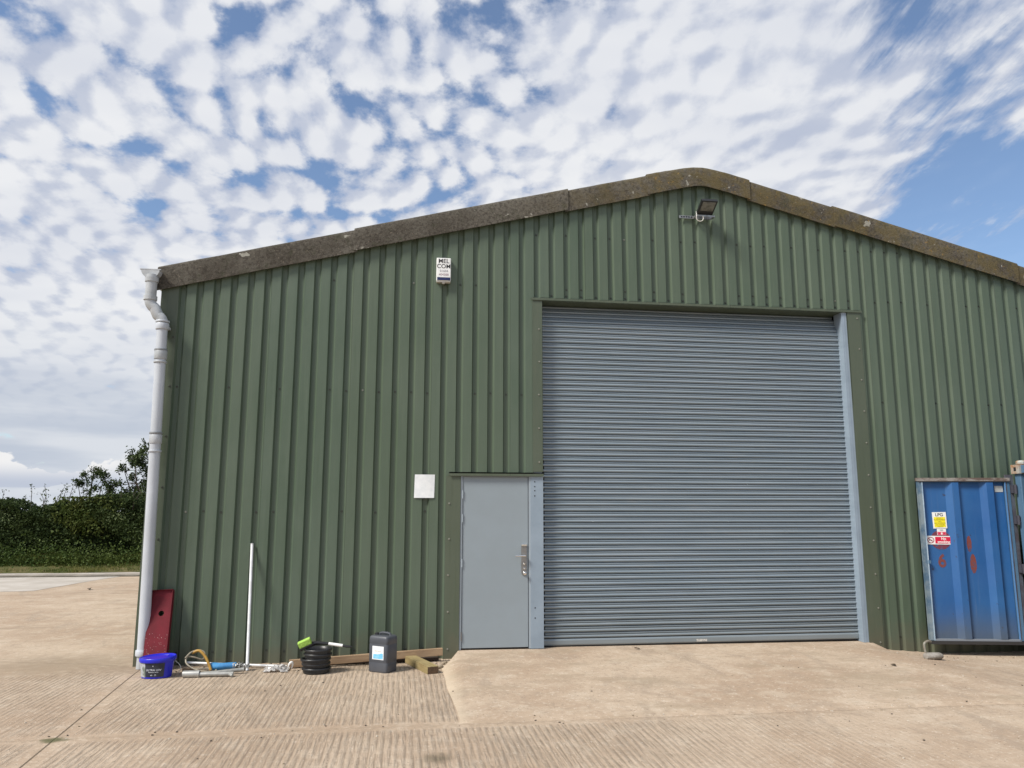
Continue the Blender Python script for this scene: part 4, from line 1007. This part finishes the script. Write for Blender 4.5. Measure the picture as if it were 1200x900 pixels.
def weight():
    t = thing('door_weight', 'worn grey concrete weight with bent bar handle at the foot of the blue door', 'weight', (9.02, -.60, -.055))
    CM = pmat('worn_concrete', (.33, .31, .28), .9, 0, (.22, .2, .17), 12, bump=.5)
    mb = MB(); rows = []
    for i, (x, s) in enumerate(((-.10, .6), (-.095, .85), (-.06, 1), (.04, 1.02), (.10, .95), (.125, .6))):
        rows.append([(x, .055 * s * math.cos(a), .042 + .042 * s * math.sin(a) * (1 if math.sin(a) > 0 else 1)) for a in np.linspace(0, 2 * math.pi, 15)[:-1]])
    mb.grid(rows, closed=True); mb.face(rows[0]); mb.face(rows[-1]); mb.build('block', CM, t, smooth=True)
    mb = MB(); mb.tube(smoothp([(-.075, .01, .06), (-.085, .02, .15), (-.075, .02, .195), (-.02, .03, .215), (.02, .04, .205)]), .014, 10); mb.build('handle', pmat('bar_grey', (.30, .30, .26), .7, .2, (.2, .16, .12), 15), t, smooth=True)
weight()

# ---------------------------------------------------------------- vegetation
def leaves(name, pts, size, mat, parent=None, flat=0.0, asp=.55):
    n = len(pts); pts = np.asarray(pts)
    d = rng.normal(size=(n, 3)); d[:, 2] *= (1 - flat); d /= np.linalg.norm(d, axis=1)[:, None]
    e = rng.normal(size=(n, 3)); e -= d * (e * d).sum(1)[:, None]; e /= np.linalg.norm(e, axis=1)[:, None]
    s = (size[0] + (size[1] - size[0]) * rng.random(n))[:, None]
    nn = np.cross(d, e)
    a = pts - d * s * .5; c = pts + d * s * .5; b = pts + e * s * .5 * asp + nn * s * .08; q = pts - e * s * .5 * asp + nn * s * .08
    V = np.stack([a, b, c, q], 1).reshape(-1, 3)
    me = bpy.data.meshes.new(name); me.vertices.add(4 * n); me.vertices.foreach_set('co', V.astype(np.float32).ravel())
    me.loops.add(4 * n); me.loops.foreach_set('vertex_index', np.arange(4 * n, dtype=np.int32)); me.polygons.add(n)
    me.polygons.foreach_set('loop_start', np.arange(0, 4 * n, 4, dtype=np.int32)); me.update(calc_edges=True); me.materials.append(mat)
    o = bpy.data.objects.new(name, me); C.objects.link(o)
    if parent is not None: o.parent = parent
    return o
def wob(x, k): return (np.sin(x * 1.9 + k) + .6 * np.sin(x * 4.3 + 2.1 * k) + .4 * np.sin(x * 9.7 + 3.3 * k)) / 2
HED = leaf_mat('hedge_leaf', (.032, .054, .017), (.054, .080, .024)); HED2 = leaf_mat('elder_leaf', (.065, .095, .022), (.095, .115, .030)); TRL = leaf_mat('thorn_leaf', (.034, .056, .018), (.058, .082, .028))
TWIG = pmat('twig', (.07, .055, .04), .9, 0, (.045, .035, .026), 9)
def hedge():
    t = thing('hedge', 'long dense dark green hedge beyond the yard with shoots rising from its top', 'hedge', (-8, 15.4, .1))
    off = np.array([-8, 15.4, .1])
    n = 90000
    near = rng.random(n) < .72
    x = np.where(near, rng.uniform(-12, -3, n), rng.uniform(-30, 10, n)); top = 1.92 + .20 * wob(x, 1.0) + .10 * wob(x * 2.7, 3.0) + .18 * np.exp(-((x + 5.6) / .7) ** 2)
    face = rng.random(n); y = np.empty(n); z = np.empty(n)
    yf = 14.55 + (x + 8) * .02
    dep = rng.exponential(.16, n)
    fr = face < .62; z[fr] = (rng.random(fr.sum()) ** .85) * top[fr]; bulge = .22 * wob(x + z * 1.7, 2.0) + .16 * np.sin(z * 4 + x * 3); y[fr] = (yf + dep - bulge + .10 * z)[fr]
    tp = ~fr; y[tp] = (yf + .15 + rng.random(n) * 1.6)[tp]; z[tp] = (top + .10 * wob(y * 3 + x, 4) - dep * .8)[tp]
    z = np.maximum(z, .06)
    leaves('foliage', np.stack([x, y, z], 1) - off, (.045, .10), HED, t)
    # a paler elder growing through it
    m = 2600; px = rng.normal(-6.6, .36, m); pz = rng.normal(1.62, .26, m); py = 14.65 + rng.exponential(.10, m) - .05
    leaves('elder_foliage', np.stack([px, py, np.clip(pz, .6, 2.1)], 1) - off, (.07, .13), HED2, t)
    xs = np.arange(-30, 10.01, .5); mb = MB(); rows = []
    for yy, zz in ((14.95, -.1), (14.95, 1.25), (15.1, 1.45), (16.1, 1.45), (16.3, 1.2), (16.3, -.1)):
        rows.append([(x - off[0], yy + (x + 8) * .02 + .08 * math.sin(x * 3.1) - off[1], zz + (.10 * math.sin(x * 2.2) if zz > 1 else 0) - off[2]) for x in xs])
    mb.grid(rows); mb.build('dark_core', pmat('hedge_core', (.030, .036, .016), .95, 0, (.045, .05, .022), 6, bump=1, bscale=12, spec=.1), t, smooth=True)  # solid dark core added inside the hedge to block gaps between leaves
    lp = []; rs = random.Random(21)
    for k in range(46):
        x = rs.uniform(-11.5, -4.2); y = 14.7 + rs.random() * 1.2; h = rs.uniform(.18, .55) * (1.25 if -8.2 < x < -7.2 else 1); lean = rs.uniform(-.22, .25)
        p = [Vector((x - off[0], y - off[1], 1.75 - off[2])), Vector((x + lean * .4 - off[0], y - off[1], 1.95 + h * .5 - off[2])), Vector((x + lean - off[0], y - off[1], 1.95 + h - off[2]))]
        mb = MB(); mb.tube(p, [.012, .008, .003], 5); mb.build('shoot', TWIG, t)
        for q in range(int(22 * h + 6)):
            s = rs.random() ** .8; c = p[0].lerp(p[1], s * 2) if s < .5 else p[1].lerp(p[2], s * 2 - 1); lp.append(c + Vector((rs.gauss(0, .05), rs.gauss(0, .05), rs.gauss(0, .03))))
    leaves('shoot_leaves', [tuple(p) for p in lp], (.05, .09), HED, t)
hedge()
def tree(name, label, loc, limbs, clumps, nper, lsize, seed):
    t = thing(name, label, 'tree', loc, 0, 'small trees beyond the hedge'); rs = random.Random(seed); mb = MB(); lp = []
    for path, r in limbs: mb.tube(smoothp([Vector(p) for p in path], 5), [r * (1 - .8 * i / (5 * (len(path) - 1))) for i in range(5 * (len(path) - 1) + 1)], 7)
    for (c, rad) in clumps:
        c = Vector(c)
        near = min((Vector(p) for path, _ in limbs for p in path), key=lambda p: (p - c).length)
        mb.tube([near, near.lerp(c, .5) + Vector((0, 0, .03)), c], [.014, .010, .005], 5)
        for k in range(5):
            e = c + Vector((rs.gauss(0, 1), rs.gauss(0, 1), rs.gauss(.2, .8))).normalized() * rad * rs.uniform(.6, 1.15)
            mb.tube([c, c.lerp(e, .5) + Vector((0, 0, .02)), e], [.006, .004, .002], 4)
            for q in range(nper // 5):
                s = rs.random() ** .6; p = c.lerp(e, s); lp.append(p + Vector((rs.gauss(0, .055), rs.gauss(0, .055), rs.gauss(0, .05))))
    mb.build('trunk', TWIG, t, smooth=True); leaves('crown', [tuple(p) for p in lp], lsize, TRL, t)
def make_trees():
    rs = random.Random(31)
    cl = []
    for k in range(17):
        z = rs.uniform(1.55, 2.95); w = .78 * (1 - ((z - 1.9) / 1.35) ** 2 * .75); cl.append(((rs.uniform(-w, w) * .8 + .05, rs.uniform(-.4, .4), z), rs.uniform(.14, .26)))
    cl += [((.06, 0, 3.0), .14), ((-.42, 0, 2.62), .15), ((.38, 0, 2.80), .16), ((-.22, .1, 2.86), .12)]
    tree('thorn_tree', 'sparse twiggy small tree standing alone behind the hedge, lower of the two', (-7.30, 16.9, 0),
         [([(0, 0, 0), (.03, 0, 1.0), (.0, 0, 2.0), (.06, 0, 3.0)], .06), ([(.0, 0, 1.2), (-.25, .1, 1.9), (-.42, .1, 2.55)], .03), ([(.02, 0, 1.3), (.28, -.1, 2.0), (.38, 0, 2.75)], .03)], cl, 130, (.05, .095), 1)
    cl = []
    for k in range(46):
        z = rs.uniform(1.5, 3.75); w = 1.30 * (1 - abs((z - 2.3) / 1.75) ** 2.2); cl.append(((rs.uniform(-w, w) + .1, rs.uniform(-.7, .7), z), rs.uniform(.18, .34)))
    cl += [((rs.uniform(-1.15, .6), rs.uniform(-.5, .3), rs.uniform(1.7, 2.6)), .3) for _ in range(16)]
    cl += [((-.85, 0, 3.05), .18), ((-.55, 0, 3.35), .2), ((-.3, 0, 3.62), .2), ((.1, 0, 3.8), .2)]
    tree('thorn_tree', 'taller bushy tree behind the hedge, half hidden by the white downpipe', (-5.62, 17.2, 0),
         [([(0, 0, 0), (.04, 0, 1.2), (.0, 0, 2.4), (.1, 0, 3.7)], .09), ([(.0, 0, 1.0), (-.45, .1, 2.0), (-.8, .0, 3.0)], .045), ([(.02, 0, 1.3), (.55, -.1, 2.2), (.9, 0, 2.9)], .045), ([(.0, 0, 1.6), (-.3, -.3, 2.6), (-.4, -.2, 3.4)], .035)], cl, 135, (.06, .115), 2)
make_trees()
def grass():
    n = 26000; near = rng.random(n) < .7
    x = np.where(near, rng.uniform(-11, -3, n), rng.uniform(-26, 8, n)); v = rng.random(n) ** .8
    y = 13.45 + (x + 3) * .02 + .08 * np.sin(x * 2.3) + v * 1.25; base = .055 + .17 * np.clip((y - 13.6) / .6, 0, 1) * .9
    clump = np.clip(.5 + .5 * wob(x * 1.3 + y, 5), 0, 1)
    h = (.05 + .10 * rng.random(n)) + (v > .55) * (.06 + .26 * rng.random(n) * clump)
    an = rng.uniform(0, 2 * np.pi, n); w = .008 + .010 * rng.random(n); le = h * rng.normal(0, .35, n); le2 = h * rng.normal(0, .25, n)
    ca, sa = np.cos(an) * w, np.sin(an) * w
    A = np.stack([x - ca, y - sa, base - .02], 1); B = np.stack([x + ca, y + sa, base - .02], 1); T = np.stack([x + le, y + le2, base + h], 1)
    V = np.stack([A, B, T], 1).reshape(-1, 3)
    me = bpy.data.meshes.new('grass'); me.vertices.add(3 * n); me.vertices.foreach_set('co', V.astype(np.float32).ravel()); me.loops.add(3 * n); me.loops.foreach_set('vertex_index', np.arange(3 * n, dtype=np.int32)); me.polygons.add(n)
    me.polygons.foreach_set('loop_start', np.arange(0, 3 * n, 3, dtype=np.int32)); me.update(calc_edges=True)
    me.materials.append(leaf_mat('grass_blade', (.085, .125, .025), (.18, .185, .055), 1.4, .3))
    o = bpy.data.objects.new('grass', me); C.objects.link(o); tag(o, 'rough green and straw coloured grass growing along the hedge foot', 'grass', kind='stuff')
    m = 9500; wx = rng.uniform(-12, -3, m); wz = .15 + np.abs(rng.normal(0, .27, m)); wy = 14.1 + (wx + 3) * .02 + rng.normal(0, .14, m) + wz * .25
    o = leaves('weeds', np.stack([wx, wy, wz], 1), (.05, .10), leaf_mat('weed_leaf', (.05, .085, .02), (.085, .12, .03), 1.2)); tag(o, 'low leafy weeds and nettles growing at the hedge foot', 'weeds', kind='stuff')
grass()
